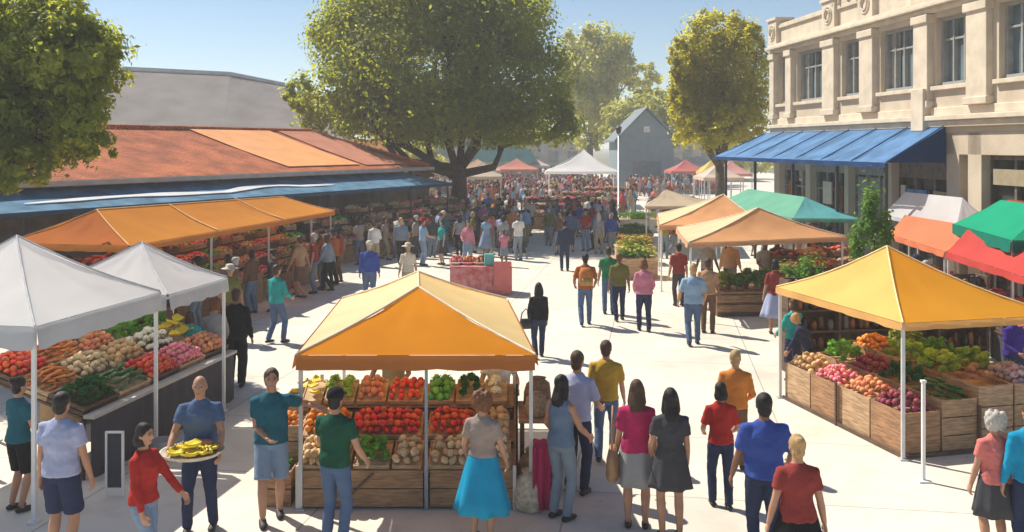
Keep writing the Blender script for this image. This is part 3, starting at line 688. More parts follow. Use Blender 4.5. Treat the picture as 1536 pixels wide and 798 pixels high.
for (a, b, q) in wins+[(LEN, LEN, 0)]:
    if a-e > .01: wbox(m, e, a, -.5, -.02, 5.95, 7.85)
    e = b
wbox(m, 0, LEN, -9, -3.2, 0, 4.7)
for a, b in ((0, .5), (3.1, 3.5), (6.3, 6.6), (9.1, 9.5), (12.5, 13.1), (13.5, 14.1), (17.2, 18.0), (21, 22)): wbox(m, a, b, -.55, -.03, 0, 4.65)
wbox(m, 12.5, LEN, -.5, -.03, 4.05, 4.649)
m.build('wall', STONE, sb_, bevel=.012)
m = MB()
wbox(m, -.15, LEN, -.6, .22, 4.98, 5.12); wbox(m, -.12, LEN, -.55, .12, 4.8, 4.978); wbox(m, 0, LEN, -.5, .06, 5.12, 5.35)
for a, b in ((-.04, .42), (1.6, 2.15), (4.95, 5.9), (7.75, 8.65), (11.1, 11.85), (13.7, 14.6), (17.4, 18.1)):
    wbox(m, a, b, -.3, .16, 5.35, 7.98)
    wbox(m, a-.06, b+.06, -.3, .21, 5.352, 5.55); wbox(m, a-.06, b+.06, -.3, .22, 7.75, 7.978)
wbox(m, 11.15, 11.8, -.3, .26, 4.7, 5.9)
wbox(m, -.1, LEN, -.5, .12, 8.0, 8.14); wbox(m, -.2, LEN, -.6, .30, 8.14, 8.26); wbox(m, -.14, LEN, -.6, .2, 8.262, 8.36)
wbox(m, 0, LEN, -.4, .02, 8.36, 8.95); wbox(m, -.1, LEN, -.5, .1, 8.95, 9.12)
m.build('cornice', STONE2, sb_, bevel=.02)
for a, b in ((-.1, .75), (5.0, 6.0), (7.7, 8.7), (11.0, 11.95), (13.65, 14.6)):
    m = MB(); wbox(m, a, b, -.5, .18, 8.362, 9.3); wbox(m, a-.08, b+.08, -.55, .24, 9.3, 9.42)
    c_ = (a+b)/2
    for k in range(2):
        r = .30-.1*k; pts = [wl(c_+r*math.cos(t), .19+.03*k, 8.82+r*math.sin(t)) for t in [2*math.pi*i/18 for i in range(19)]]
        m.tube(pts, .035, 6)
    m.build('parapet_pier', STONE2, sb_, bevel=.015)
m = MB()                                             # arched gable ornament over the middle bay
arc = [(6.85+1.0*math.cos(t), 9.12+.95*math.sin(t)) for t in [math.pi*i/16 for i in range(17)]]
rs = [[wl(s, o, z) for s, z in arc] for o in (-.4, .1)]
m.rings(rs, True)
m.tube([wl(s, .12, z) for s, z in arc], .09, 8)
m.tube([wl(6.85+.6*(s-6.85), .13, 9.12+.6*(z-9.12)) for s, z in arc], .05, 8)
m.ell(wl(6.85, .12, 9.42), (.12, .22, .26), 12, 8)
m.build('arched_ornament', STONE2, sb_)
m = MB(); wbox(m, 8.1, LEN, -8, -2.5, 9.0, 10.6); m.build('attic_storey', STONE3, sb_, bevel=.02)
m = MB(); wbox(m, 0, LEN, -9, -.5, 8.9, 8.98); m.build('roof', mat('roof_felt', (.12, .12, .12), .9), sb_)
for i, (a, b, q) in enumerate(wins):
    m = MB(); z0, z1 = 5.95, 7.85
    for s0, s1 in ((a, a+.09), (b-.09, b)): wbox(m, s0, s1, -.42, -.18, z0, z1)
    wbox(m, a+.09, b-.09, -.42, -.18, z1-.1, z1); wbox(m, a+.09, b-.09, -.42, -.14, z0, z0+.1)
    nb = max(1, round((b-a)/.55))
    for k in range(1, nb): s = a+(b-a)*k/nb; wbox(m, s-.035, s+.035, -.40, -.22, z0+.1, z1-.1)
    wbox(m, a+.09, b-.09, -.39, -.24, z0+1.25, z0+1.31)
    fr = m.build('window', FRAME, sb_, bevel=.006)
    m = MB(); wbox(m, a+.05, b-.05, -.36, -.345, z0+.05, z1-.05); pn = m.build('pane', PANE, fr)
    m = MB(); wbox(m, a-.1, b+.1, -.3, .1, z0-.12, z0-.004); m.build('sill', STONE2, fr, bevel=.01)
    if i in (1, 2, 3):
        for s0, s1 in ((a+.1, a+.1+.28*(b-a)), (b-.1-.28*(b-a), b-.1)):
            m = MB(); pts = [wl(s0+(s1-s0)*k/12, -.325+.015*math.sin(k*2.2), 0) for k in range(13)]
            m.rings([[p+V((0, 0, z)) for p in pts] for z in (z0+.1, z1-.1)], False, closed=False)
            m.build('curtain', CURT, fr, recalc=False)
# shop fronts under the awning
SHOPW = mat('shop_wood', (.16, .13, .11), .6, .25, 6); SHOPG = mat('shop_frame_grey', (.30, .29, .27), .6, .2, 6)
shops = [(.5, 3.1, 'g'), (3.5, 6.3, 'g'), (6.6, 9.1, 'c'), (9.5, 12.5, 'w'), (14.1, 17.2, 'w'), (18.0, 21, 'w')]
for i, (a, b, k) in enumerate(shops):
    m = MB(); top = 4.05 if a > 13 else 3.45
    wbox(m, a, b, -.45, -.3, 0, .55); wbox(m, a, b, -.47, -.28, top-.12, top+.25 if a > 13 else 4.65)
    n = 3
    for q in range(n+1): s = a+(b-a)*q/n; wbox(m, max(a, s-.05), min(b, s+.05), -.46, -.27, .55, top-.12)
    wbox(m, a, b, -.44, -.3, top-.75, top-.69)
    sf = m.build('shop_front', SHOPG if k != 'w' else SHOPW, sb_, bevel=.008)
    m = MB(); wbox(m, a, b, -.40, -.385, .55, top-.12); m.build('pane', glass('shop_glass', (.045, .05, .05), .05), sf)
    if k == 'c':
        m = MB(); pts = [wl(a+.1+(b-a-.2)*j/40, -.33+.025*math.sin(j*1.5), 0) for j in range(41)]
        m.rings([[p+V((0, 0, z)) for p in pts] for z in (.6, top-.2)], False, closed=False); m.build('curtain', CURT, sf, recalc=False)
m = MB(); wbox(m, 10.0, 11.2, -.27, -.2, 2.0, 3.0); m.build('blue_poster', mat('poster_blue', (.05, .16, .34), .5, .5, 2.5, col2=(.16, .30, .46)), sb_)
m = MB(); wbox(m, 14.9, 16.6, -.27, -.2, 2.3, 2.95); m.build('red_display', mat('display_red', (.42, .06, .03), .6, .3, 3), sb_)
for i, (a, b, z0, z1, cc) in enumerate([(1.0, 1.5, 2.2, 2.9, 'rust'), (4.2, 4.9, 2.2, 3.0, 'cream'), (5.1, 5.8, 2.1, 2.9, 'brown'), (11.5, 12.2, 2.2, 3.0, 'khaki'), (9.7, 9.95, 2.1, 3.1, 'cream'), (14.3, 17.0, 3.3, 3.7, 'khaki')]):
    m = MB(); wbox(m, a, b, -.27, -.22, z0, z1); m.build('window_display', CL[cc], sb_)
# blue awning of the stone building: a part of it
AWB = fabric('awning_blue', (.11, .23, .43), .25, (.10, .26, .5), .25)
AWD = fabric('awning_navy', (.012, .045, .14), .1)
m = MB(); a0, a1 = -1.0, 12.6; ot = 1.75; zt, zb = 4.82, 3.83
patch(m, wl(a0-.9, ot+.1, zb), wl(a1, ot, zb), wl(a0+.5, .05, zt), wl(a1, .05, zt), .06, 0, 40, 6, 0)
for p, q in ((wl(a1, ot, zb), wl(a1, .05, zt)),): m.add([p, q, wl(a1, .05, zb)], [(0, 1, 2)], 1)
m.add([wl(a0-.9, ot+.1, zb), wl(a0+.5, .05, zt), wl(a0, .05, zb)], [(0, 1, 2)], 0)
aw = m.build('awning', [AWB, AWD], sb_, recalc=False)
m = MB(); valance(m, wl(a0-.9, ot+.1, zb), wl(a1, ot, zb), .14, 0, WN, 44); m.build('valance', AWD, aw, recalc=False)
for k in range(8):
    m = MB(); s = a0+(a1-a0)*k/7; m.tube([wl(s-.9*(1-k/7), ot+.0, zb+.015), wl(s+.5*(1-k/7)-(.25 if k == 7 else 0)*0, .1, zt+.012)], .022, 5)
    m.build('awning_seam', fabric('awning_seam_blue', (.035, .10, .25), .1), aw)
for s in (-1.0, 2.4, 6.0, 9.4, 12.4): m = MB(); m.bar(wl(s, ot-.1, 0), wl(s, ot-.1, zb-.02), .09); m.build('awning_post', M['pole_dark'], sb_)
# ------------------------------------------------------------------ market hall on the left
hall_o = V((-2.62, 41.75, 0)); HD = V((-9.94, -18.85, 0)).normalized(); HN = V((-1.59, .84, 0)).normalized()   # from the far end towards us; back from the street
def hl(s, o, z): return hall_o+HD*s+HN*o+V((0, 0, z))
TILE = mat('clay_tile', (.47, .135, .055), .85, .3, 1.2, bump=.5, bscale=9, detail=8)
def tile_mat():
    m = TILE; nt = m.node_tree; N = nt.nodes; L = nt.links
    tc = [n for n in N if n.type == 'TEX_COORD'][0]
    wv = N.new('ShaderNodeTexWave'); wv.inputs['Scale'].default_value = 2.2; wv.inputs['Distortion'].default_value = .8; wv.bands_direction = 'X'
    mp = N.new('ShaderNodeMapping'); mp.inputs['Rotation'].default_value = (0, 0, -math.atan2(HD.y, HD.x))
    L.new(tc.outputs['Object'], mp.inputs['Vector']); L.new(mp.outputs['Vector'], wv.inputs['Vector'])
    bp = [n for n in N if n.type == 'BUMP'][0]; bp.inputs['Strength'].default_value = .9; bp.inputs['Distance'].default_value = .05
    mx = N.new('ShaderNodeMath'); mx.operation = 'ADD'; src = bp.inputs['Height'].links[0].from_socket
    L.new(src, mx.inputs[0]); L.new(wv.outputs['Fac'], mx.inputs[1]); L.new(mx.outputs[0], bp.inputs['Height'])
tile_mat()
hall = thing('market_hall', 'long market hall with a clay tiled roof and a blue awning along the left', 'building', hl(12, 3, 0))
HL = 30.0
m = MB()
m.obox(hl(.4, 3.4, 0), HD*(HL-.4), HN*6.6, V((0, 0, 3.25)))
for k in range(11): m.obox(hl(.2+k*2.9, 1.9, 0), HD*.25, HN*.25, V((0, 0, 3.2)))
m.build('wall', mat('hall_wall', (.22, .19, .17), .9, .2, 2), hall)
m = MB()
ez, rz_ = 3.32, 4.93
e0, e1, r0, r1, b0, b1 = hl(-.6, 1.55, ez), hl(HL, 1.55, ez), hl(2.6, 6.0, rz_), hl(HL, 6.0, rz_), hl(-.6, 10.4, ez), hl(HL, 10.4, ez)
patch(m, e1, e0, r1, r0, .05, 0, 60, 8); patch(m, e0, b0, r0, r0, .02, 0, 12, 6); patch(m, b0, b1, r0, r1, .02, 0, 20, 6)
rf = m.build('roof', TILE, hall, recalc=False)
s_ = rf.modifiers.new('thick', 'SOLIDIFY'); s_.thickness = .09; s_.offset = -1
m = MB(); m.tube([r0+V((0, 0, .03)), r1+V((0, 0, .03))], .09, 8); m.tube([e0.lerp(r0, .01)+V((0, 0, .05)), r0], .07, 8); m.build('ridge_tile', TILE, rf)
m = MB(); m.obox(hl(-.7, 1.45, ez-.16), HD*(HL+.7), HN*.16, V((0, 0, .15))); m.build('gutter', mat('gutter_grey', (.42, .40, .38), .5, .1, 3), rf)
m = MB()                                             # sunlit patches of the tiles, put in as lighter orange and pink panels
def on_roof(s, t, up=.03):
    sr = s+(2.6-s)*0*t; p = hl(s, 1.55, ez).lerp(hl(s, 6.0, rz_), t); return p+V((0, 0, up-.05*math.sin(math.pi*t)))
def lit_patch(m, s0, s1, t0, t1, sl, n=12, k=8):
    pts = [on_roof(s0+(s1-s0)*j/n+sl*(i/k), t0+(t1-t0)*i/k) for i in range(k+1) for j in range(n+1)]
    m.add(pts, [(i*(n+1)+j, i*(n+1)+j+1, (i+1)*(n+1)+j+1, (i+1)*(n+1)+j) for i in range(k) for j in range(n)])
lit_patch(m, 4.2, 8.6, .10, .97, 1.2)
so = m.build('roof_sunlit_patch', mat('tile_sunlit_orange', (.80, .36, .14), .6, .08, 1.5, bump=.2, bscale=4), rf, recalc=False)
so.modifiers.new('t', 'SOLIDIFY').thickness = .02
m = MB(); lit_patch(m, .9, 3.9, .08, .97, 1.0); so = m.build('roof_sunlit_patch', mat('tile_sunlit_pink', (.52, .21, .14), .6, .08, 1.5, bump=.2, bscale=4), rf, recalc=False); so.modifiers.new('t', 'SOLIDIFY').thickness = .02
AWL = fabric('awning_slate', (.11, .23, .35), .22, (.08, .25, .42), .3)
m = MB(); azt, azb = 3.1, 2.62
patch(m, hl(HL, 0, azb), hl(0, 0, azb), hl(HL, 1.9, azt), hl(1.4, 1.9, azt), .05, 0, 70, 8)
aw = m.build('awning', AWL, hall, recalc=False)
m = MB(); valance(m, hl(HL, 0, azb), hl(0, 0, azb), .13, 0, -HN, 80); m.build('valance', fabric('awning_slate_dark', (.04, .09, .15), .1), aw, recalc=False)
m = MB()  # sun highlight along the awning, put in as a white strip
def on_aw(s, t): return hl(s, 1.9*t, azb+(azt-azb)*t-.05*math.sin(math.pi*t)*.9+.04)
n = 46; up = []; dn = []
for j in range(n+1):
    s = 7.5+j*(12.7/n); c_ = .40+.04*math.sin(j*.23)+(.16 if 6 < j < 20 else 0)*math.sin((j-6)/14*math.pi); wd = .015+.085*math.sin(math.pi*j/n)**.5*(.75+.25*math.sin(j*.5))
    up.append(on_aw(s, c_+wd)); dn.append(on_aw(s, c_-wd))
m.add(dn+up, [(j, j+1, n+2+j, n+1+j) for j in range(n)]); m.build('painted_highlight', fabric('awning_highlight', (.75, .76, .77), .2), aw, recalc=False)
for k in range(11): m = MB(); m.bar(hl(.3+k*2.9, .12, 0), hl(.3+k*2.9, .12, azb), .07); m.build('awning_post', M['pole_dark'], hall)
# grey roofed hall behind, brown shed
GREY = mat('grey_roofing', (.175, .158, .152), .85, .16, .5, bump=.2, bscale=3, detail=8)
gh = thing('grey_roofed_warehouse', 'big warehouse with a plain grey roof rising behind the clay tiled hall', 'building', (-17, 69, 0))
def gq(px, py, y): return yp(px, py, y)
rl, rm, rr_ = gq(-60, 92, 67), gq(345, 112, 70), gq(436, 130, 72)
el, er = gq(-60, 205, 58), gq(520, 208, 60); el.z = er.z = 4.5
bl2, br2 = V((rl.x, rl.y+9, 4.5)), V((rr_.x+4, rr_.y+9, 4.5))
m = MB(); n = 24
top = [rl.lerp(rm, min(1, j/16)) if j <= 16 else rm.lerp(rr_, (j-16)/8) for j in range(n+1)]
k = 8; pts = [el.lerp(er, j/n).lerp(top[j], i/k) for i in range(k+1) for j in range(n+1)]
m.add(pts, [(i*(n+1)+j, i*(n+1)+j+1, (i+1)*(n+1)+j+1, (i+1)*(n+1)+j) for i in range(k) for j in range(n)])
m.add([er, br2, rr_], [(0, 1, 2)])
m.add(top+[bl2.lerp(br2, j/n) for j in range(n+1)], [(j, j+1, n+2+j, n+1+j) for j in range(n)])
o = m.build('roof', GREY, gh, recalc=False); o.modifiers.new('t', 'SOLIDIFY').thickness = .25
m = MB(); m.rings([[p+V((0, 0, z)) for p in (el+V((.3, .4, -4.5)), er+V((-.4, .4, -4.5)), br2+V((-.4, -.4, -4.5)), bl2+V((.3, -.4, -4.5)))] for z in (0, 4.45)]); m.build('wall', mat('warehouse_wall', (.30, .28, .26), .9, .15, 1), gh)
m = MB(); m.tube([p+V((0, 0, .02)) for p in top], .22, 6); m.build('lit_ridge_edge', mat('ridge_sunlit', (.62, .60, .57), .7, .1, 1), o)  # lit ridge edge, its brightness put into the pale colour
sh = thing('brown_roofed_shed', 'low shed with a brown sloping roof between the tiled hall and big tree', 'building', (-6.6, 49, 0))
m = MB(); p = [gq(478, 206, 50), gq(585, 212, 52), gq(652, 262, 47), gq(548, 264, 45)]
q = [V((v.x, v.y, v.z)) for v in p]
patch(m, q[3], q[2], q[0], q[1], .05, 0, 16, 8)
o = m.build('roof', mat('brown_roof', (.30, .125, .035), .85, .2, 1.5, bump=.5, bscale=8), sh, recalc=False); o.modifiers.new('t', 'SOLIDIFY').thickness = .12
m = MB(); m.rings([[V((v.x+dx, v.y+.3, z)) for v, dx, z in ((q[3], .3, zz[0]), (q[2], -.3, zz[0]), (q[1], -.3, zz[1]), (q[0], .3, zz[1]))] for zz in ((0, 0), (2.75, 4.3))]); m.build('wall', mat('shed_wall', (.2, .16, .13), .9, .2, 2), sh)
# grey gabled barn at the end of the street
bn = yp(970, 300, 86); bn.z = 0
barn = thing('gabled_barn', 'hazy grey boarded barn with a steep gable at the end of the street', 'building', bn)
k = 86/F; w2 = 41*k; ze = H+18/F*86*1.0; zp = H+(218-163)*k; ze = H+(218-205)*k
m = MB(); gab = [V((-w2, 0, 0)), V((w2, 0, 0)), V((w2, 0, ze)), V((0, 0, zp-.15)), V((-w2, 0, ze))]
m.rings([[v+V((0, y, 0)) for v in gab] for y in (0, 9)])
for j in range(14): m.box((0, -.03, .35+j*.42), (2*w2-.05, .05, .05)) if .35+j*.42 < ze else None
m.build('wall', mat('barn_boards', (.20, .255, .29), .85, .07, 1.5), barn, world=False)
m = MB()
for s in (-1, 1): m.obox(V((0, -.5, zp)), V((s*(w2+.5), 0, -(zp-ze)*(w2+.5)/w2)), V((0, 10, 0)), V((0, 0, .18)))
m.build('roof', mat('barn_roof', (.17, .205, .23), .85, .08, 1), barn, world=False)
m = MB(); m.box((0, -.04, zp-1.9), (.55, .06, .55)); m.build('gable_window', mat('pale_paint', (.6, .58, .54), .6), barn, world=False)
m = MB(); m.box((0, -.05, 1.4), (2.6, .06, 2.8)); m.build('door', mat('barn_door', (.14, .17, .19), .8, .1, 3), barn, world=False)
# teal roofed pavilion and pale blocks far behind the big trunk
pv = yp(752, 300, 92); pv.z = 0
pav = thing('teal_roofed_pavilion', 'far pavilion with a low rounded teal roof behind the big trunk', 'building', pv)
k = 92/F
m = MB(); arc = [(52*k*math.cos(t), 2.0*math.sin(t)) for t in [math.pi*i/14 for i in range(15)]]
m.rings([[V((x, y, 2.7+z)) for x, z in arc] for y in (0, 7)])
m.build('roof', mat('teal_roof', (.10, .30, .32), .6, .15, 1), pav, world=False)
m = MB(); m.box((0, 3.5, 1.35), (90*k, 6.4, 2.7)); m.build('wall', mat('pale_wall', (.48, .42, .36), .9, .15, 1), pav, world=False)
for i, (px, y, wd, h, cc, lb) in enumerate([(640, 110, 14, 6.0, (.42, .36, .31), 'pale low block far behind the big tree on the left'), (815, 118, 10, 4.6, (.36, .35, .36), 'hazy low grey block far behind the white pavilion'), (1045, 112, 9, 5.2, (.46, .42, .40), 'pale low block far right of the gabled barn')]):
    p = yp(px, 300, y); p.z = 0
    bb = thing('background_block', lb, 'building', p, 'low blocks far in the haze')
    m = MB(); m.box((0, 3, h/2), (wd, 6, h)); m.box((0, 3, h+.15), (wd+.4, 6.4, .3)); m.build('wall', mat('block_wall_%d' % i if False else 'block wall '+'abc'[i], cc, .9, .15, 1), bb, world=False)
    for q in range(4):
        m = MB(); m.box((-wd/2+wd*(q+.5)/4, -.03, h*.62), (wd/4*.5, .08, h*.3)); m.build('window', PANE, bb, world=False)
# ------------------------------------------------------------------ produce
PM = dict(tomato=mat('tomato_skin', (.66, .050, .016), .3, .25, 12, spec=.5, hue=.015), orange=mat('orange_peel', (.66, .23, .02), .5, .12, 20, bump=.3, bscale=120, hue=.015),
          peach=mat('peach_skin', (.62, .25, .12), .7, .25, 8, hue=.02), potato=mat('potato_skin', (.60, .46, .28), .8, .25, 14, hue=.012), onion=mat('onion_skin', (.55, .36, .17), .45, .2, 10, hue=.012),
          pepper=mat('pepper_skin', (.09, .34, .03), .3, .3, 8, spec=.5, hue=.02), lettuce=mat('lettuce_leaf', (.20, .44, .05), .55, .4, 9, trans=.25, hue=.02), dark_leaf=mat('dark_leaf', (.04, .17, .035), .6, .4, 9, trans=.2, hue=.02),
          lime=mat('lime_leaf', (.40, .58, .07), .5, .3, 9, trans=.2, hue=.015), beet=mat('beet_skin', (.26, .035, .075), .6, .3, 12, hue=.015), radish=mat('radish_skin', (.76, .22, .27), .4, .25, 10, hue=.02),
          cucumber=mat('cucumber_skin', (.03, .12, .025), .4, .3, 14, hue=.02), carrot=mat('carrot_skin', (.60, .17, .03), .5, .2, 14, hue=.01), banana=mat('banana_skin', (.72, .55, .03), .5, .12, 6, hue=.008),
          cauli=mat('cauliflower_curd', (.74, .70, .56), .8, .15, 20, bump=.6, bscale=50), olive=mat('olive_leaf', (.26, .33, .06), .6, .3, 9, hue=.02), lilac=mat('turnip_skin', (.44, .33, .40), .5, .3, 7, hue=.02),
          sweet=mat('sweet_potato_skin', (.36, .16, .09), .8, .3, 12, hue=.015), stem=mat('green_stem', (.10, .19, .04), .6, .2, 8), aub=mat('aubergine_skin', (.035, .012, .035), .25, .3, 6, spec=.6))
def bumpy(seed, a, f=3.0): return lambda d: 1+a*mnoise.noise(V((d.x*f+seed, d.y*f, d.z*f)))
PROTO = {}
def plural(s): return s.replace('leafy green', 'leafy greens') if s.endswith('green') else s+('es' if s[-2:] in ('to', 'ch', 'sh') else '' if s.endswith('bunches') else 's')
def proto(kind):
    if kind in PROTO: return PROTO[kind]
    m = MB(); mats = []
    if kind in ('tomato', 'orange', 'peach', 'onion', 'beet', 'radish', 'lilac'):
        r = dict(tomato=.045, orange=.045, peach=.043, onion=.048, beet=.048, radish=.042, lilac=.05)[kind]
        sq = dict(tomato=.82, onion=1.05).get(kind, .95)
        m.ell((0, 0, 0), (r, r, r*sq), 12, 8, 0, bumpy(len(kind), .07, 1.6))
        if kind == 'tomato':
            for q in range(5): a = q*1.257; m.add([(0, .004, r*.76), (.008*math.cos(a+.5), .008*math.sin(a+.5), r*.8), (.028*math.cos(a), .028*math.sin(a), r*.80), (.008*math.cos(a-.5), .008*math.sin(a-.5), r*.8)], [(0, 1, 2, 3)], 1)
            m.tube([(0, 0, r*.75), (.003, 0, r*1.05)], .004, 5, 1)
        elif kind in ('onion', 'beet', 'radish', 'lilac'): m.tube([(0, 0, r*.85), (.004, 0, r*1.5)], [.012, .004], 6, 0 if kind == 'onion' else 1)
        mats = [PM[kind], PM['stem']]
    elif kind in ('potato', 'sweet'):
        m.ell((0, 0, 0), (.055, .038, .034) if kind == 'potato' else (.085, .036, .034), 12, 8, 0, bumpy(3, .25, 1.8)); mats = [PM[kind]]
    elif kind == 'pepper':
        m.ell((0, 0, 0), (.042, .042, .05), 16, 9, 0, lambda d: 1+.10*math.cos(4*math.atan2(d.y, d.x))*(1-abs(d.z))-.18*max(0, d.z)**4)
        m.tube([(0, 0, .038), (.004, 0, .06), (.012, 0, .068)], .006, 6, 1); mats = [PM['pepper'], PM['stem']]
    elif kind in ('lettuce', 'dark_leaf', 'lime', 'olive'):
        rg = random.Random(len(kind))
        m.ell((0, 0, 0), (.055, .055, .05), 10, 7, 0, bumpy(2, .3, 3))
        for q in range(26):
            a = q*2.4; el = -.3+1.6*(q/26); L = .085*rg.uniform(.8, 1.2); d = V((math.cos(a)*math.cos(el), math.sin(a)*math.cos(el), math.sin(el)*.9)); s = V((-math.sin(a), math.cos(a), 0))
            b0 = d*.03; tip = d*L+V((0, 0, .012)); mid = d*L*.7
            w_ = .035*rg.uniform(.8, 1.3)
            m.add([b0, mid-s*w_+V((0, 0, .008)), tip-s*w_*.6, tip+V((0, 0, -.01)), tip+s*w_*.6, mid+s*w_+V((0, 0, .008)), mid], [(0, 1, 6), (1, 2, 3, 6), (6, 3, 4, 5), (0, 6, 5)], 0)
        mats = [PM[kind]]
    elif kind in ('cucumber', 'carrot', 'aub'):
        L = .11
        rr = dict(cucumber=[.012, .024, .026, .025, .010], carrot=[.020, .024, .019, .013, .003], aub=[.014, .030, .04, .042, .018])[kind]
        m.tube([(-L, 0, 0), (-L*.6, .004, .002), (0, .010, 0), (L*.6, .006, 0), (L, 0, 0)], rr, 9)
        m.tube([(-L*.98, 0, 0), (-L*1.15, 0, .004), (-L*(1.6 if kind == 'carrot' else 1.25), .01, .01)], [.010, .008, .003], 6, 1); mats = [PM[kind], PM['stem']]
    elif kind == 'banana':
        for q in range(5):
            y = (q-2)*.028; m.tube([(-.075, y*.4, .045), (-.06, y*.8, .015), (0, y, -.004+.004*abs(q-2)), (.06, y*1.1, .012), (.085, y*1.1, .034)], [.008, .016, .019, .017, .006], 8)
        m.tube([(-.085, 0, .05), (-.07, 0, .04)], .014, 6, 1); mats = [PM['banana'], PM['stem']]
    elif kind == 'cauli':
        for q in range(22):
            a = q*2.4; z = 1-q/22*1.1; rr = math.sqrt(max(0, 1-z*z)); m.ell((.05*rr*math.cos(a), .05*rr*math.sin(a), .045*z), .026, 8, 6)
        for q in range(6): a = q*1.05; m.add([(0, 0, -.04), (.06*math.cos(a-.4), .06*math.sin(a-.4), -.01), (.085*math.cos(a), .085*math.sin(a), .02), (.06*math.cos(a+.4), .06*math.sin(a+.4), -.01)], [(0, 1, 2, 3)], 1)
        mats = [PM['cauli'], PM['lettuce']]
    me = m.mesh(kind, kind not in ('lettuce', 'dark_leaf', 'lime', 'olive'), kind not in ('lettuce', 'dark_leaf', 'lime', 'olive'))
    for x in mats: me.materials.append(x)
    PROTO[kind] = me; return me
NAME = dict(tomato='tomato', orange='orange', peach='peach', onion='onion', beet='beetroot', radish='radish', lilac='turnip', potato='potato', sweet='sweet_potato', pepper='green_pepper', lettuce='lettuce', dark_leaf='dark_greens', lime='pale_lettuce', olive='olive_greens', cucumber='cucumber', carrot='carrot', aub='aubergine', banana='banana_bunch', cauli='cauliflower')
SIZE = dict(tomato=.085, orange=.088, peach=.084, onion=.092, beet=.092, radish=.082, lilac=.098, potato=.095, sweet=.12, pepper=.085, lettuce=.16, dark_leaf=.16, lime=.16, olive=.16, cucumber=.09, carrot=.075, aub=.10, banana=.17, cauli=.15)
COUNT = {}
def fill(kind, label, O, U, W, layers=2, scale=1.0, mound=.06, dens=1.0, group=None, cap=300):
    """heap items over the parallelogram O + a U + b W, W pointing up the slope"""
    O, U, W = V(O), V(U), V(W); N = U.cross(W).normalized(); N = N if N.z > 0 else -N
    d = SIZE[kind]*scale/dens; rg = random.Random(int(abs(O.x*917+O.y*331+O.z*77)))
    me = proto(kind); long_ = kind in ('cucumber', 'carrot', 'aub', 'sweet')
    dx = d*1.9 if long_ else d
    for lay in range(layers):
        nu = max(1, int(U.length/dx)-lay); nv = max(1, int(W.length/d)-lay)
        for i in range(nu):
            for j in range(nv):
                if COUNT.get(kind, 0) >= cap: return
                a = (i+.5+rg.uniform(-.22, .22))/nu; b = (j+.5+rg.uniform(-.22, .22))/nv
                if lay: a = .5+(a-.5)*(1-.5/max(nu, 2)); b = .5+(b-.5)*(1-.5/max(nv, 2))
                m = mound*max(0, 1-(2*a-1)**2)*max(0, 1-(2*b-1)**2)
                p = O+U*a+W*b+N*(SIZE[kind]*scale*(.40+.62*lay)+m)
                o = bpy.data.objects.new(NAME[kind], me); COL.objects.link(o); o.location = p
                if long_: o.rotation_euler = (rg.uniform(-.2, .2), rg.uniform(-.2, .2), math.atan2(U.y, U.x)+rg.uniform(-.3, .3)+(math.pi if rg.random() < .3 else 0))
                elif kind in ('lettuce', 'dark_leaf', 'lime', 'olive', 'banana', 'cauli'): o.rotation_euler = (rg.uniform(-.4, .4), rg.uniform(-.4, .4), rg.uniform(0, 6.3))
                else: o.rotation_euler = (rg.uniform(-1.2, 1.2), rg.uniform(-1.2, 1.2), rg.uniform(0, 6.3))
                s = scale*rg.uniform(.86, 1.14); o.scale = (s, s, s)
                tag(o, label, NAME[kind].replace('_', ' '), group or label.split(' heaped')[0].split(' laid')[0]+' on the stalls'); COUNT[kind] = COUNT.get(kind, 0)+1
def slat_crate(name, label, O, U, W, h, mt, cat='crate', group=None, slats=2, floor=.75, up=None):
    """open crate: base corner O, edges U, W, height h; slatted sides, a raised floor and corner posts"""
    O, U, W = V(O), V(U), V(W); n = up or V((0, 0, 1)); t = .016; m = MB()
    u, w_ = U.normalized(), W.normalized()
    hs = h/slats
    for k in range(slats):
        z0 = n*(k*hs+.008); hh = n*(hs-.014)
        m.obox(O+z0, U, w_*t, hh); m.obox(O+W-w_*t+z0, U, w_*t, hh)
        m.obox(O+w_*(t+.001)+z0, u*t, W-w_*(2*t+.002), hh); m.obox(O+U-u*t+w_*(t+.001)+z0, u*t, W-w_*(2*t+.002), hh)
    for a, b in ((0, 0), (1, 0), (0, 1), (1, 1)):
        c = O+u*(t+.002 if a == 0 else U.length-t-.032)+w_*(t+.002 if b == 0 else W.length-t-.032); m.obox(c, u*.03, w_*.03, n*(h-.004))
    m.obox(O+u*(t+.001)+w_*(t+.001)+n*(h*floor), U-u*(2*t+.002), W-w_*(2*t+.002), n*.012)
    o = m.mesh(name, loc=O); ob = link(name, o, mt, None, .003); ob.location = O
    return tag(ob, label, cat, group)
def heap_mesh(key, mats, seed, w=.5, d=.4, n=42, r=.055):
    """loose produce too small to count, as one mound (far stalls)"""
    rg = random.Random(seed); m = MB()
    m.ell((0, 0, 0), (w*.48, d*.48, .06), 14, 6, 0)
    for q in range(n):
        x, y = rg.uniform(-w/2, w/2)*.92, rg.uniform(-d/2, d/2)*.92; z = .03+.10*(1-(2*x/w)**2)*(1-(2*y/d)**2)
        m.ell((x, y, z), (r*rg.uniform(.8, 1.3), r*rg.uniform(.8, 1.2), r*rg.uniform(.7, 1.1)), 7, 5, rg.randrange(len(mats)), bumpy(q, .2))
    me = m.mesh('produce_heap', True)
    for x in mats: me.materials.append(x)
    return me
HEAPS = {}
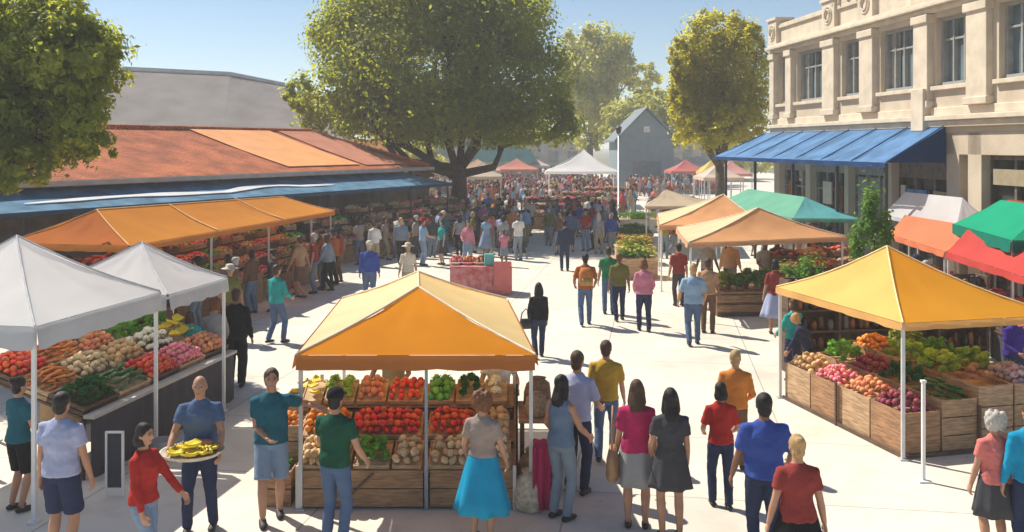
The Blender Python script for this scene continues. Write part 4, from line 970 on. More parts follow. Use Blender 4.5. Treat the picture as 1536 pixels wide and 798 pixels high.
def heap(kind, loc, rz, label, sc=(1, 1, 1)):
    kinds = dict(red=['tomato', 'radish', 'beet'], green=['pepper', 'lettuce', 'dark_leaf'], orange=['orange', 'peach', 'carrot'], brown=['potato', 'sweet', 'onion'], yellow=['banana', 'onion', 'lime'], dark=['beet', 'aub', 'sweet'], mixed=['tomato', 'pepper', 'orange', 'potato', 'beet'])[kind]
    if kind not in HEAPS: HEAPS[kind] = heap_mesh(kind, [PM[x] for x in kinds], len(HEAPS)+3)
    o = bpy.data.objects.new('produce_heap', HEAPS[kind]); COL.objects.link(o); o.location = loc; o.rotation_euler = (0, 0, rz); o.scale = sc
    return tag(o, label, 'produce', 'produce heaps on the far stalls', 'stuff')
# ------------------------------------------------------------------ central stall
FO = fabric('tent_orange_backlit', (.82, .31, .015), .6, (.98, .42, .025)); FCR = fabric('tent_cream_sunlit', (.85, .69, .43), .45, (.92, .74, .4)); FCR2 = fabric('tent_cream_yellow_sunlit', (.85, .65, .32), .45, (.92, .68, .3))  # sunlit cream sides and backlit orange front put into the panel colours
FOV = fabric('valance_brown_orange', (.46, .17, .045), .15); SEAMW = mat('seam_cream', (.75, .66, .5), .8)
ez = 1.84; yf, yb = 10.95, 15.0; xl, xr = -2.53, .27
def hip_tent(label, corners, ridge, mats, vmat, hv, **k):
    """corners: front-left, front-right, back-right, back-left; ridge runs front to back: end 0 over the front edge, end 1 over the back edge"""
    c = [corners[3], corners[0], corners[1], corners[2]]           # edge 1-2 is the front: ridge[1] must sit over it
    return canopy_tent(label, 'tent', c, [ridge[1], ridge[0]], [mats[3], mats[0], mats[1], mats[2]], vmat, hv, **k)
# in canopy_tent: side i runs from corner i to i+1; tops: side 0 (c0-c1) ridge0->ridge1, side 1 (c1-c2) ridge1, side 2 ridge1->ridge0, side 3 ridge0
hip_tent('market tent with a backlit orange front and sunlit cream side slopes over the central produce stall', [(xl, yf, ez), (xr, yf, ez), (xr-.36, yb, ez), (xl-.2, yb, ez)], [(-1.28, 12.75, 2.36), (-1.44, 14.3, 2.36)], [FO, FCR2, FO, FCR], FOV, .17, group=None, sag=.05, droop=0, seam=SEAMW)
m = MB()
st = thing('produce_stand', 'stepped wooden produce stand under the orange fronted tent', 'produce stand', (-1.2, 11.05, 0))
x0, x1 = -2.55, .05; yS = 11.02
cols = [(x0, -1.03), (-.99, x1)]
for (a, b) in cols:
    for z0, z1 in ((.03, .24), (.25, .46)):
        m2 = MB(); m2.obox((a+.02, yS, z0), (b-a-.04, 0, 0), (0, .025, 0), (0, 0, z1-z0)); m2.build('front_board', M['wood'], st, bevel=.004)
    m2 = MB(); m2.bar((a+.35*(b-a), yS-.012, .06), (a+.6*(b-a), yS-.012, .43), .05, .02); m2.build('brace', M['wood_dark'], st)
for z, y in ((.44, 11.05), (.66, 11.50), (.96, 11.95)):
    m2 = MB(); m2.obox((x0+.03, y, z-.02), (x1-x0-.06, 0, 0), (0, .50, .16), (0, 0, .02)); m2.build('shelf', M['wood'], st)
for y, z in ((11.5, .64), (11.95, .94)):
    m2 = MB(); m2.obox((x0+.04, y-.03, z-.42), (x1-x0-.08, 0, 0), (0, .02, 0), (0, 0, .40)); m2.build('riser_board', M['wood_dark'], st)
for x in (x0, -1.03, x1-.04):
    m2 = MB(); m2.obox((x, yS-.03, 0), (.04, 0, 0), (0, .04, 0), (0, 0, .52)); m2.build('post', M['pole'], st)
    m2 = MB(); m2.obox((x, 12.42, 0), (.04, 0, 0), (0, .04, 0), (0, 0, 1.25)); m2.build('post', M['pole'], st)
for x in (x0+.0, x1-.025):
    m2 = MB(); m2.rings([[V((x+d, y, z)) for y, z in ((11.05, .03), (12.45, .03), (12.45, 1.08), (11.95, .90), (11.5, .60), (11.05, .42))] for d in (0, .022)]); m2.build('side_panel', M['wood'], st)
m2 = MB(); m2.bar((-1.01, 11.0, .0), (-1.01, 11.0, 1.75), .035); m2.build('centre_pole', mat('steel_blue', (.22, .30, .38), .4, .1, 4, metal=.3), st)
def tray(px0, px1, y, z, kind, label, what, lay=2, sc=1.0, mt=None, tiers=.16):
    a = (px0-CX)/F*y; b = (px1-CX)/F*y; U_ = V((b-a-.015, 0, 0)); W_ = V((0, .43, .17)); N = U_.cross(W_).normalized()
    O = V((a, y, z+.006))
    slat_crate('shallow_crate', label, O, U_, W_, .07, mt or M['wood_light'], 'crate', 'shallow crates on the central stand', 1, .55, N)
    fill(kind, what, O+N*.055+U_*.03+W_*.02, U_*.94, W_*.95, lay, sc*1.05, .03)
T = 'of the central stand'
tray(446, 527, 11.06, .445, 'onion', 'shallow crate of golden onions at the left end of the lowest shelf', 'golden onion heaped at the left end of the lowest shelf '+T)
tray(530, 586, 11.06, .445, 'lettuce', 'shallow crate of bright green lettuces on the lowest shelf '+T, 'bright green lettuce heaped on the lowest shelf '+T, 2, .7)
tray(588, 634, 11.06, .445, 'potato', 'shallow crate of pale potatoes left of the centre pole', 'pale potato heaped left of the pole on the lowest shelf '+T)
tray(642, 722, 11.06, .445, 'potato', 'shallow crate of pale potatoes right of the centre pole', 'pale potato heaped right of the pole on the lowest shelf '+T)
tray(724, 768, 11.06, .445, 'cauli', 'shallow crate of cauliflowers at the right end of the lowest shelf', 'white cauliflower heaped at the right end of the lowest shelf '+T, 1, .9)
tray(450, 522, 11.51, .665, 'orange', 'shallow crate of oranges on the left of the middle shelf', 'orange heaped at the left of the middle shelf '+T)
tray(525, 634, 11.51, .665, 'tomato', 'wide shallow crate of red tomatoes left of the centre pole', 'red tomato heaped left of the pole on the middle shelf '+T)
tray(641, 712, 11.51, .665, 'tomato', 'shallow crate of red tomatoes right of the centre pole', 'red tomato heaped right of the pole on the middle shelf '+T)
tray(714, 766, 11.51, .665, 'onion', 'shallow crate of onions at the right end of the middle shelf', 'golden onion heaped at the right end of the middle shelf '+T)
tray(452, 484, 11.96, .965, 'banana', 'narrow crate of bananas at the left end of the top shelf', 'banana bunch laid at the left end of the top shelf '+T, 1, .8)
tray(486, 533, 11.96, .965, 'lime', 'shallow crate of pale green lettuces on the top shelf', 'pale green lettuce heaped on the top shelf '+T, 1, .85)
tray(535, 580, 11.96, .965, 'peach', 'shallow crate of peaches on the top shelf', 'pale peach heaped on the top shelf '+T)
tray(582, 636, 11.96, .965, 'tomato', 'shallow crate of tomatoes on the top shelf', 'red tomato heaped on the top shelf '+T, 1, .95)
tray(641, 682, 11.96, .965, 'pepper', 'shallow crate of green peppers on the top shelf', 'green pepper heaped on the top shelf '+T)
tray(684, 725, 11.96, .965, 'dark_leaf', 'shallow crate of dark leafy greens on the top shelf', 'dark leafy green heaped on the top shelf '+T, 2, .7)
tray(727, 762, 11.96, .965, 'cauli', 'shallow crate of cauliflowers on the top shelf', 'white cauliflower heaped on the top shelf '+T, 1, .9)
# left end rack of the central stall: bananas, oranges, lettuce and the two boxes below
for k, (px0, px1, y, z, kind, kn) in enumerate([(440, 478, 11.3, .40, 'lettuce', 'lettuces'), (442, 480, 11.75, .72, 'orange', 'oranges')]):
    pass
m = MB(); m.obox((-2.62, 12.5, 0), (2.7, 0, 0), (0, .03, 0), (0, 0, 1.1)); m.build('back_board', M['wood_dark'], st)
bx = slat_crate('wooden_box', 'brown wooden box standing at the left end of the central stall', (-2.63-.36, 11.1, 0), (.36, 0, 0), (0, .42, 0), .42, M['wood'], 'crate', None, 2, .8)
fill('lettuce', 'bright green lettuce heaped in the box beside the central stall', (-2.96, 11.14, .36), (.3, 0, 0), (0, .34, 0), 2, .75, .03)
bx = slat_crate('wooden_box', 'tall brown wooden box of oranges behind the lettuce box', (-2.63-.34, 11.6, 0), (.34, 0, 0), (0, .42, 0), .82, M['wood_light'], 'crate', None, 4, .9)
fill('orange', 'orange heaped in the tall box beside the central stall', (-2.94, 11.64, .76), (.28, 0, 0), (0, .34, 0), 2, 1.0, .04)
bx = slat_crate('wooden_box', 'tallest wooden box of bananas at the left of the central stall', (-2.63-.32, 12.1, 0), (.32, 0, 0), (0, .42, 0), 1.05, M['wood_light'], 'crate', None, 5, .92)
fill('banana', 'banana bunch laid in the tallest box beside the central stall', (-2.92, 12.14, 1.0), (.26, 0, 0), (0, .34, 0), 2, .8, .03)
# right end of the central stall: sacks, a magenta cloth and a small counter
def sack(label, loc, s, cc, seed):
    m = MB(); m.stack([(0, 0, 0, .17, .15), (0, 0, .04, .20, .18), (0, 0, .2, .205, .185), (.01, 0, .34, .17, .15), (.01, 0, .40, .10, .09), (.01, 0, .43, .12, .11)], 18, fn=lambda a, z: 1+.06*math.sin(a*4+z*9+seed)+.03*math.sin(a*9-z*21))
    me = m.mesh('sack', True); o = link('sack', me, mat('burlap_'+cc, {'tan': (.36, .27, .17), 'pale': (.55, .47, .36), 'brown': (.22, .14, .085)}[cc], .95, .25, 20, bump=.6, bscale=70)); o.location = loc; o.scale = (s, s, s); return tag(o, label, 'sack')
sack('pale burlap sack slumped at the right front corner of the central stall', (.22, 11.05, 0), 1.05, 'pale', 1)
sack('tan burlap sack standing behind the pale one beside the central stall', (.30, 11.5, 0), 1.3, 'tan', 2)
ct = thing('side_counter', 'narrow wooden counter along the right end of the central stall', 'counter', (.33, 12.0, 0))
m = MB(); m.box((.33, 12.05, .86), (.5, .9, .04)); m.build('top', M['wood'], ct, bevel=.005)
for dx in (-.2, .2):
    for dy in (-.38, .38): m = MB(); m.box((.33+dx, 12.05+dy, .42), (.05, .05, .84)); m.build('leg', M['wood_dark'], ct)
sack('brown burlap sack lying open on the narrow side counter', (.33, 12.2, .88), .9, 'brown', 3)
sack('small tan burlap sack at the front of the narrow side counter', (.30, 11.8, .88), .7, 'tan', 4)
m = MB(); q = [V((.25+.26*j/8, 10.9+.03*math.sin(j*1.9), 0)) for j in range(9)]
m.rings([[p+V((0, -.02*i, z)) for p in q] for i, z in enumerate((.04, .3, .6, .78))], False, closed=False); m.rings([[p+V((0, y-.06, .78)) for p in q] for y in (0, .35)], False, closed=False)
cl_ = m.build('cloth_stand', CL['magenta'], None, recalc=False)
cl_.modifiers.new('t', 'SOLIDIFY').thickness = .015
tag(cl_, 'magenta cloth hanging over a low stand at the right of the central stall', 'cloth')
# ------------------------------------------------------------------ yellow tent stall on the right
B_ = V((5.32, 12.7, 0)); ua = V((-.80, 3.24, 0)); va = V((2.43, .60, 0))
FY1 = fabric('tent_yellow_sunlit', (.86, .61, .20), .45, (.95, .66, .18)); FY2 = fabric('tent_amber_backlit', (.82, .38, .03), .55, (.98, .46, .035)); FYV = fabric('valance_apricot', (.70, .40, .14), .3)  # pale sunlit and amber backlit slopes, the light put into the fabric colour
z = V((0, 0, 1.88))
canopy_tent('yellow market tent with a backlit amber right slope over the big vegetable stand', 'tent', [B_+ua+z, B_+z, B_+va+z, B_+ua+va+z], [B_+ua*.5+va*.38+V((0, 0, 2.72))]*2, [FY1, FY2, FY2, FY1], FYV, .10, sag=.12, droop=.0, seam=mat('seam_yellow', (.8, .6, .3), .8))
vs_ = thing('vegetable_stand', 'big brown panelled vegetable stand heaped with rows of produce under the yellow tent', 'produce stand', B_+ua*.5+va*.5)
ud, vd = ua.normalized(), va.normalized(); P0 = B_+ud*.10+vd*.10
cu, cv = .79, .60
KG = [['carrot', 'cucumber', 'sweet', 'lilac'], ['peach', 'beet', 'lime', 'lime'], ['radish', 'pepper', 'lime', 'lettuce'], ['onion', 'lettuce', 'orange', 'olive']]
KG[0][0] = 'beet'; KG[1][0] = 'peach'; KG[1][1] = 'dark_leaf'; KG[2][1] = 'beet'; KG[3][1] = 'lettuce'
LBL = dict(beet='dark red beetroot', peach='pale orange peach', radish='pink radish', onion='golden onion', cucumber='dark green cucumber', dark_leaf='dark leafy green', lettuce='bright green lettuce', sweet='brown sweet potato', lime='lime green lettuce', orange='ripe orange', lilac='lilac turnip', olive='olive green head', pepper='green pepper', carrot='orange carrot')
ROWN = ['front row', 'second row', 'third row', 'back row']; COLN = ['nearest corner', 'near middle', 'far middle', 'far end']
PT = [wood('panel_wood_%s' % k, c_) for k, c_ in (('ruddy', (.34, .19, .10)), ('mid', (.40, .25, .14)), ('pale', (.44, .29, .17)), ('tan', (.42, .27, .15)))]
for j in range(4):
    for i in range(4):
        h = [.62, .76, .92, .92][j]; O = P0+ud*(cu*i)+vd*(cv*j)
        mt = PT[(i*2+j) % 4]
        sc = .95 if j == 0 else 1
        slat_crate('panelled_crate', 'tall crate of %s, %s, %s of the yellow tent stand' % (plural(LBL[KG[i][j]]), ROWN[j], COLN[i]), O, ud*(cu-.03), vd*(cv-.03), h, mt, 'crate', 'panelled crates of the yellow tent stand', 1 if j == 0 else 3, .88)
        k = KG[i][j]
        fill(k, '%s heaped in the %s, %s of the yellow tent stand' % (LBL[k], ROWN[j], COLN[i]), O+ud*.05+vd*.04+V((0, 0, h*.90)), ud*(cu-.13), vd*(cv-.12), 2, 1.05 if k not in ('lime', 'lettuce', 'dark_leaf', 'olive') else .9, .15)
for d0, d1, L_ in ((P0-ud*.03-vd*.05, ud, cu*4), (P0-ud*.05-vd*.0, vd, cv*4)):
    m = MB(); sd = vd if d1 is ud else ud
    m.obox(d0+V((0, 0, .0)), d1*L_, sd*.02, V((0, 0, .06))); m.build('kick_board', M['wood_dark'], vs_)
for s, t in ((-.03, -.04), (cu*2-.015, -.045), (-.05, cv*2-.03)):
    m = MB(); q = P0+ud*s+vd*t; m.box((q.x, q.y, .33), (.035, .035, .66), math.atan2(ud.y, ud.x)); m.build('post', M['wood_dark'], vs_)
pp = gp(1385, 722); m = MB(); m.box((0, 0, .64), (.04, .04, 1.26)); m.box((0, 0, .012), (.16, .16, .022)); m.box((0, 0, 1.28), (.06, .06, .03))
tag(m.build('barrier_post', M['pole_white'], None), 'slim white post standing in front of the vegetable stand corner', 'post').location = (pp.x, pp.y, 0)
# ------------------------------------------------------------------ white tents at the left
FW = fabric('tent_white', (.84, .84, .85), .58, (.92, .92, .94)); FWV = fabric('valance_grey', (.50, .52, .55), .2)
FWS = fabric('tent_white_shaded_panel', (.56, .55, .60), .25) if False else FW
z = V((0, 0, 2.24))
L0, L1 = V((-5.42, 10.6, 0)), V((-4.96, 13.15, 0)); ld = (L1-L0).normalized(); ln = V((-ld.y, ld.x, 0))
L2, L3 = V((-4.93, 13.35, 0)), V((-4.62, 15.1, 0))
canopy_tent('nearest white market tent at the lower left corner', 'tent', [L0+ln*2.6+z, L0+z, L1+z, L1+ln*2.6+z], [L0.lerp(L1, .5)+ln*1.25+V((0, 0, 3.12))]*2, [FW]*4, FWV, .26, group='white tents on the left', sag=.10, droop=0, pole_mat=M['pole_white'], seam=mat('seam_grey', (.5, .5, .52), .8))
z = V((0, 0, 2.16))
canopy_tent('second white market tent, just beyond the nearest one on the left', 'tent', [L2+ln*2.2+z, L2+z, L3+z, L3+ln*2.2+z], [L2.lerp(L3, .5)+ln*.95+V((0, 0, 2.80))]*2, [FW]*4, FWV, .22, group='white tents on the left', sag=.07, droop=0, poles=(0, 2, 3), pole_mat=M['pole_white'], seam=mat('seam_grey', (.5, .5, .52), .8))
tb = thing('display_table', 'long produce table with a grey top and dark skirt under the white tents', 'table', L0.lerp(L3, .5)+ln*1)
S0 = L0+ld*1.3+ln*.14; TL = 3.9; s0, n0 = ld, ln
m = MB(); m.obox(S0+V((0, 0, .80)), s0*TL, n0*.16, V((0, 0, .05))); m.build('top_rail', mat('table_grey', (.42, .40, .38), .6, .1, 3), tb, bevel=.006)
m = MB(); q = [S0+n0*(.05+.012*math.sin(j*1.4))+s0*(TL*j/60) for j in range(61)]; m.rings([[p+V((0, 0, zz)) for p in q] for zz in (.02, .4, .79)], False, closed=False); m.build('skirt', M['tablecloth_dark'], tb, recalc=False)
m = MB(); m.obox(S0+n0*.16+V((0, 0, .78)), s0*TL, n0*1.6+V((0, 0, .52)), V((0, 0, .03))); m.build('sloping_shelf', M['wood_dark'], tb)
for a in (.05, TL-.1):
    for b in (.2, 1.65): m = MB(); q = S0+s0*a+n0*b; m.box((q.x, q.y, .38), (.05, .05, .76)); m.build('leg', M['wood_dark'], tb)
LK = [['carrot', 'tomato', 'tomato'], ['cucumber', 'potato', 'onion'], ['peach', 'orange', 'lettuce'], ['radish', 'cauli', 'lettuce'], ['lime', 'banana', 'pepper']]
LK = [['dark_leaf', 'carrot', 'tomato'], ['cucumber', 'potato', 'carrot'], ['tomato', 'onion', 'peach'], ['radish', 'cauli', 'lettuce'], ['peach', 'banana', 'lettuce']]
LB2 = dict(LBL, carrot='orange carrot', tomato='red tomato', potato='pale potato', cauli='white cauliflower', banana='banana bunch')
RN = ['lowest row', 'middle row', 'top row']; CN = ['nearest column', 'near column', 'middle column', 'far column', 'farthest column']
cw, cd = TL/5, .53; wv_ = (n0*1.6+V((0, 0, .52))).normalized(); nn = s0.cross(wv_).normalized(); nn = nn if nn.z > 0 else -nn
for i in range(5):
    for j in range(3):
        k = LK[i][j]; O = S0+n0*.18+V((0, 0, .815))+s0*(cw*i+.01)+wv_*(.545*j)
        slat_crate('shallow_crate', 'shallow crate of %s, %s, %s under the white tents' % (plural(LB2[k]), RN[j], CN[i]), O, s0*(cw-.02), wv_*.53, .13, M['wood_tan'] if (i+j) % 2 else M['wood_dark'], 'crate', 'shallow crates under the white tents', 2, .6, nn)
        lf = k in ('lettuce', 'lime', 'dark_leaf', 'olive')
        fill(k, '%s heaped in the %s, %s under the white tents' % (LB2[k], RN[j], CN[i]), O+nn*.09+s0*.03+wv_*.03, s0*(cw-.08), wv_*.47, 2, .8 if lf else (1.1 if k != 'cauli' else .9), .05)
for k, (a, b, hh, lb) in enumerate([(3.0, 2.05, 1.5, 'open tan cardboard carton stacked behind the produce at the far white tent'), (2.3, 2.05, 1.45, 'dented tan cardboard carton beside the open one behind the produce')]):
    m = MB(); q = S0+s0*a+n0*b; m.box((q.x, q.y, hh-.2), (.6, .42, .4), .2); m.box((q.x, q.y, hh/2-.2), (.64, .46, hh-.4), .2)
    tag(m.build('carton', mat('cardboard', (.40, .26, .14), .9, .15, 5), None, bevel=.006), lb, 'carton')
m = MB(); c0 = gp(242, 690); m.stack([(0, 0, .0, .12, .12), (0, 0, .26, .15, .15), (0, 0, .28, .16, .16), (0, 0, .28, .145, .145), (0, 0, .03, .115, .115)], 20)
bk = link('bucket', m.mesh('bucket', True), mat('bucket_grey', (.33, .34, .36), .5, .1, 4)); bk.location = c0; tag(bk, 'grey bucket standing by the white tent pole', 'bucket')
ea = thing('sign_frame', 'pale empty sign frame standing under the white tent table', 'sign', gp(172, 745))
e0 = gp(172, 745)
for x in (-.10, .10): m = MB(); m.box((e0.x+x, e0.y, .40), (.025, .03, .80)); m.build('leg', M['pole_white'], ea)
for zz in (.05, .79): m = MB(); m.box((e0.x, e0.y, zz), (.175, .028, .025)); m.build('cross_rail', M['pole_white'], ea)
m = MB(); m.box((e0.x, e0.y+.005, .44), (.172, .008, .66)); m.build('board', mat('slate_board', (.06, .06, .075), .8, .1, 5), ea)
# ------------------------------------------------------------------ generic far stall: table + crates + heaps
TABM = [M['wood'], M['wood_light'], M['wood_dark']]
def stall_table(label, O, U, W, hgt, kinds, rows, group, place, step=.22, skirt=None):
    """table from front-left corner O along U, depth W; crates in stepped rows with a heap in each"""
    O, U, W = V(O), V(U), V(W); u, w_ = U.normalized(), W.normalized()
    t = thing('stall_table', label, 'table', O+U/2+W/2, group)
    for r in range(rows):
        m = MB(); z_ = hgt+r*step; m.obox(O+w_*(W.length/rows*r)+V((0, 0, z_-.04)), U, w_*(W.length/rows), V((0, 0, .038))); m.build('shelf', M['wood_dark'], t)
    m = MB(); m.obox(O+w_*.03+u*.03+V((0, 0, .02)), U-u*.06, w_*.02, V((0, 0, hgt-.06))); m.build('front_board', skirt or M['wood'], t)
    for a in (.02, U.length-.08):
        for b in (.06, W.length-.1): m = MB(); q = O+u*a+w_*b; m.obox(q, u*.06, w_*.06, V((0, 0, hgt-.045+(step*(rows-1) if b > .2 else 0)))); m.build('leg', M['wood_dark'], t)
    n = max(1, int(U.length/.62)); cw = U.length/n; cd = W.length/rows
    for r in range(rows):
        for i in range(n):
            k = kinds[(i+r*2) % len(kinds)]; q = O+u*(cw*i+.015)+w_*(cd*r+.015)+V((0, 0, hgt+r*step+.002))
            slat_crate('wooden_crate', 'wooden crate of %s produce on %s' % (k, place), q, u*(cw-.03), w_*(cd-.03), .16, TABM[(i+r) % 3], 'crate', 'wooden crates on the far stalls', 2, .6)
            c_ = q+u*(cw/2-.015)+w_*(cd/2-.015)+V((0, 0, .125)); heap(k, c_, math.atan2(u.y, u.x), '%s produce heap in its crate on %s' % (k, place), (cw/.53, cd/.45, 1.0))
    return t
# orange canopy row on the left
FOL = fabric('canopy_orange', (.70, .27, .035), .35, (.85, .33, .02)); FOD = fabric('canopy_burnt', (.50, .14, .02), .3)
E0, E1 = V((-8.0, 19.5, 0)), V((-5.72, 30.0, 0)); od = (E1-E0).normalized(); on = V((-od.y, od.x, 0)); z = V((0, 0, 2.2))
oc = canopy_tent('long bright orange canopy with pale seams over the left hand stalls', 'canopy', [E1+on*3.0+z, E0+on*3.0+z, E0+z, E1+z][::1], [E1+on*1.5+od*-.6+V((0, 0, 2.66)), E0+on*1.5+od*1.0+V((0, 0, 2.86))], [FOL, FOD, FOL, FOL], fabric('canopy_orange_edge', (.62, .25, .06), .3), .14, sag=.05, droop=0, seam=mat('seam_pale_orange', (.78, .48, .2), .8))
for f in (.33, .66):
    m = MB(); p0 = E0.lerp(E1, f); pts = [(p0+z).lerp(p0+on*1.5+od*(1.0-1.6*f)*.6+V((0, 0, 2.79)), q/6)+V((0, 0, .02-.05*math.sin(math.pi*q/6))) for q in range(7)]; m.tube(pts, .025, 5)
    m.build('cross_seam', mat('seam_pale_orange', (.78, .48, .2), .8), oc)
for f in (.32, .6, .86):
    p0 = E0.lerp(E1, f)+on*.1; m = MB(); m.box((p0.x, p0.y, 1.08), (.045, .045, 2.16)); m.build('pole', M['pole'], oc)
kin = [['dark', 'red', 'dark'], ['red', 'brown', 'dark'], ['brown', 'red', 'green'], ['red', 'dark', 'brown'], ['green', 'orange', 'brown']]
OR = ['first', 'second', 'third', 'fourth', 'fifth']
for i in range(5):
    O = E0+od*(.3+i*2.08)+on*.35
    stall_table('%s stepped table under the long orange canopy counting away from the camera' % OR[i], O, od*1.95, on*1.6, .62, kin[i], 4, 'tables under the orange canopy', 'the %s table under the orange canopy' % OR[i], .30)
for i, (px, py, s, lb) in enumerate([(372, 452, .75, 'big tan carton on the ground before the orange canopy stalls'), (398, 440, .6, 'square tan carton beside the big one by the orange canopy stalls'), (520, 392, .6, 'tan carton on the ground by the far end of the orange canopy'), (480, 400, .55, 'pale crate on the ground beneath the far orange canopy pole')]):
    p = gp(px, py); m = MB(); m.box((0, 0, s/2), (s, s*.8, s), .2); m.box((0, -s*.0, s+.01), (s*1.02, s*.4, .02), .2)
    o = m.build('carton', mat('cardboard', (.40, .26, .14), .9, .15, 5), None, bevel=.01); o.location = p; tag(o, lb, 'carton')
m = MB()
# far stalls under the blue awning end
kin = [['brown', 'green', 'brown'], ['green', 'brown', 'red'], ['brown', 'dark', 'brown'], ['brown', 'orange', 'red'], ['red', 'brown', 'brown']]
for i in range(5):
    O = hl(12.5-i*2.9, -.6+.0*i, 0)
    stall_table('%s table under the far end of the slate blue awning' % OR[i], O, -HD*2.3, HN*1.6, .66, kin[i], 4, 'tables under the slate blue awning', 'the %s table under the slate blue awning' % OR[i], .34)
# peach canopies at right middle
FP = fabric('canopy_peach', (.70, .36, .17), .3, (.8, .42, .18)); FPC = fabric('canopy_peach_cream', (.76, .58, .36), .3); FPE = fabric('canopy_peach_edge', (.62, .36, .2), .25)  # cream left slopes carry the sunlight in their colour
def px_c(px, y, zz): return V(((px-CX)*y/F, y, zz))
c4 = [px_c(1033, 22.8, 1.92), px_c(1268, 24.4, 1.92), px_c(1268, 24.4, 1.92)+V((-.5, 4.0, 0)), px_c(1033, 22.8, 1.92)+V((.45, 4.2, 0))]
canopy_tent('nearer peach canopy with a sunlit cream left slope over the plant tables', 'canopy', c4, [V((6.6, 25.0, 2.62))]*2, [FP, FP, FP, FPC], FPE, .13, group='peach canopies', sag=.10, droop=0, pole_mat=M['pole_white'], seam=mat('seam_cream', (.75, .66, .5), .8))
c4 = [px_c(990, 27.4, 1.95), px_c(1150, 28.0, 1.95), px_c(1150, 28.0, 1.95)+V((-.3, 4.6, 0)), px_c(990, 27.4, 1.95)+V((.65, 4.6, 0))]
canopy_tent('further peach canopy with sunlit pale folds behind the nearer one', 'canopy', c4, [V((6.8, 30.0, 2.72))]*2, [FP, FP, FP, FPC], FPE, .13, group='peach canopies', sag=.10, droop=0, pole_mat=M['pole_white'], seam=mat('seam_cream', (.75, .66, .5), .8))
FGR = fabric('canopy_sea_green', (.16, .42, .30), .3); FGT = fabric('canopy_teal', (.12, .40, .42), .3)
c4 = [V((8.3, 27.6, 2.15)), V((10.45, 28.0, 2.1)), V((9.6, 35.2, 2.15)), V((7.6, 35.0, 2.15))]
canopy_tent('sea green canopy sloping behind the peach canopies before the shop fronts', 'canopy', [c4[3], c4[0], c4[1], c4[2]], [V((8.6, 34, 2.72)), V((9.2, 29.3, 2.68))], [FGR, FGT, FGT, FGR], FGR, .12, sag=.06, droop=0)
FB = fabric('canopy_beige', (.58, .46, .33), .3)
c4 = [px_c(968, 36, 1.95), px_c(1066, 36.4, 1.95), px_c(1060, 40.5, 1.95), px_c(972, 40, 1.95)]
canopy_tent('small faded beige canopy beyond the peach canopies', 'canopy', c4, [V((6.3, 38.2, 2.5))]*2, [FB]*4, FB, .12, sag=.06, droop=0)
# white, green and red canopies along the right
c4 = [V((10.75, 22.6, 2.32)), V((11.75, 22.6, 2.32)), V((11.3, 26.6, 2.32)), V((10.55, 26.6, 2.32))]
canopy_tent('white canopy close against the stone building below the blue awning', 'canopy', [c4[3], c4[0], c4[1], c4[2]], [V((10.95, 26.0, 3.0)), V((11.2, 23.2, 3.0))], [FW]*4, FWV, .10, sag=.04, droop=0)
FE = fabric('canopy_emerald', (.008, .36, .20), .3, (.01, .42, .25)); FED = fabric('canopy_emerald_edge', (.005, .19, .13), .2)
c4 = [V((9.75, 18.2, 2.45)), V((12.1, 18.2, 2.45)), V((12.0, 22.0, 2.45)), V((10.4, 22.0, 2.45))]
canopy_tent('emerald green canopy with a deep edge at the right, behind the red ones', 'canopy', [c4[3], c4[0], c4[1], c4[2]], [V((11.2, 21.4, 3.05)), V((11.0, 19.2, 3.05))], [FE]*4, FED, .24, sag=.04, droop=0)
FSA = fabric('canopy_salmon', (.70, .22, .11), .3, (.8, .26, .1)); FRD = fabric('canopy_red', (.58, .075, .065), .3, (.7, .08, .07))
def redc(label, a, b, ms, ve):
    e0 = V((9.25, 16.6, 1.92)).lerp(V((10.15, 25.2, 1.92)), a); e1 = V((9.25, 16.6, 1.92)).lerp(V((10.15, 25.2, 1.92)), b)
    r0 = e0+V((.95, .02, .52)); r1 = e1+V((.45, -.02, .50)); k0 = e0+V((1.7, 0, .1)); k1 = e1+V((.8, 0, .1))
    canopy_tent(label, 'canopy', [e1, e0, k0, k1], [r1, r0], ms, ve, .13, group='red canopies on the right', sag=.05, droop=0)
redc('salmon red canopy, the further of the two in the right hand row', .50, 1.0, [FSA, FRD, FSA, FRD], FSA)
redc('strong red canopy at the right edge, nearer than the salmon one', -.1, .49, [FRD]*4, FRD)
kin = [['red', 'dark', 'brown'], ['dark', 'red', 'orange'], ['brown', 'dark', 'red'], ['dark', 'brown', 'red']]
for i in range(4):
    e0 = V((9.45, 16.8, 0)).lerp(V((10.3, 25.0, 0)), i/4)
    stall_table('%s stepped table under the red canopies counting from the right edge' % OR[i], e0, V((.19, 1.9, 0)), V((1.0, -.1, 0)), .62, kin[i], 2, 'tables under the red canopies', 'the %s table under the red canopies' % OR[i], .26, M['tablecloth_dark'])
# dark goods rack behind the vegetable stand
rk = thing('goods_rack', 'dark shelved rack of jars standing behind the vegetable stand', 'rack', (7.6, 17.4, 0))
a, b = V((5.2, 17.6, 0)), V((9.3, 18.2, 0)); rd = (b-a).normalized(); rn = V((-rd.y, rd.x, 0)); RL = (b-a).length
for zz in (.35, .75, 1.15, 1.5): m = MB(); m.obox(a+V((0, 0, zz)), rd*RL, rn*.35, V((0, 0, .03))); m.build('shelf', M['wood_dark'], rk)
for q in range(5): m = MB(); m.obox(a+rd*(RL-.05)*(q/4)-rn*.01, rd*.05, rn*.37, V((0, 0, 1.75))); m.build('upright', M['wood_dark'], rk)
m = MB(); m.obox(a+rn*.36, rd*RL, rn*.02, V((0, 0, 1.75))); m.build('back_board', M['wood_dark'], rk)
JC = [mat('jar_'+k, c_, .35, .2, 6, spec=.5) for k, c_ in (('brown', (.12, .05, .025)), ('rust', (.30, .09, .03)), ('black', (.03, .025, .025)), ('amber', (.36, .17, .05)), ('grey', (.12, .115, .12)))]
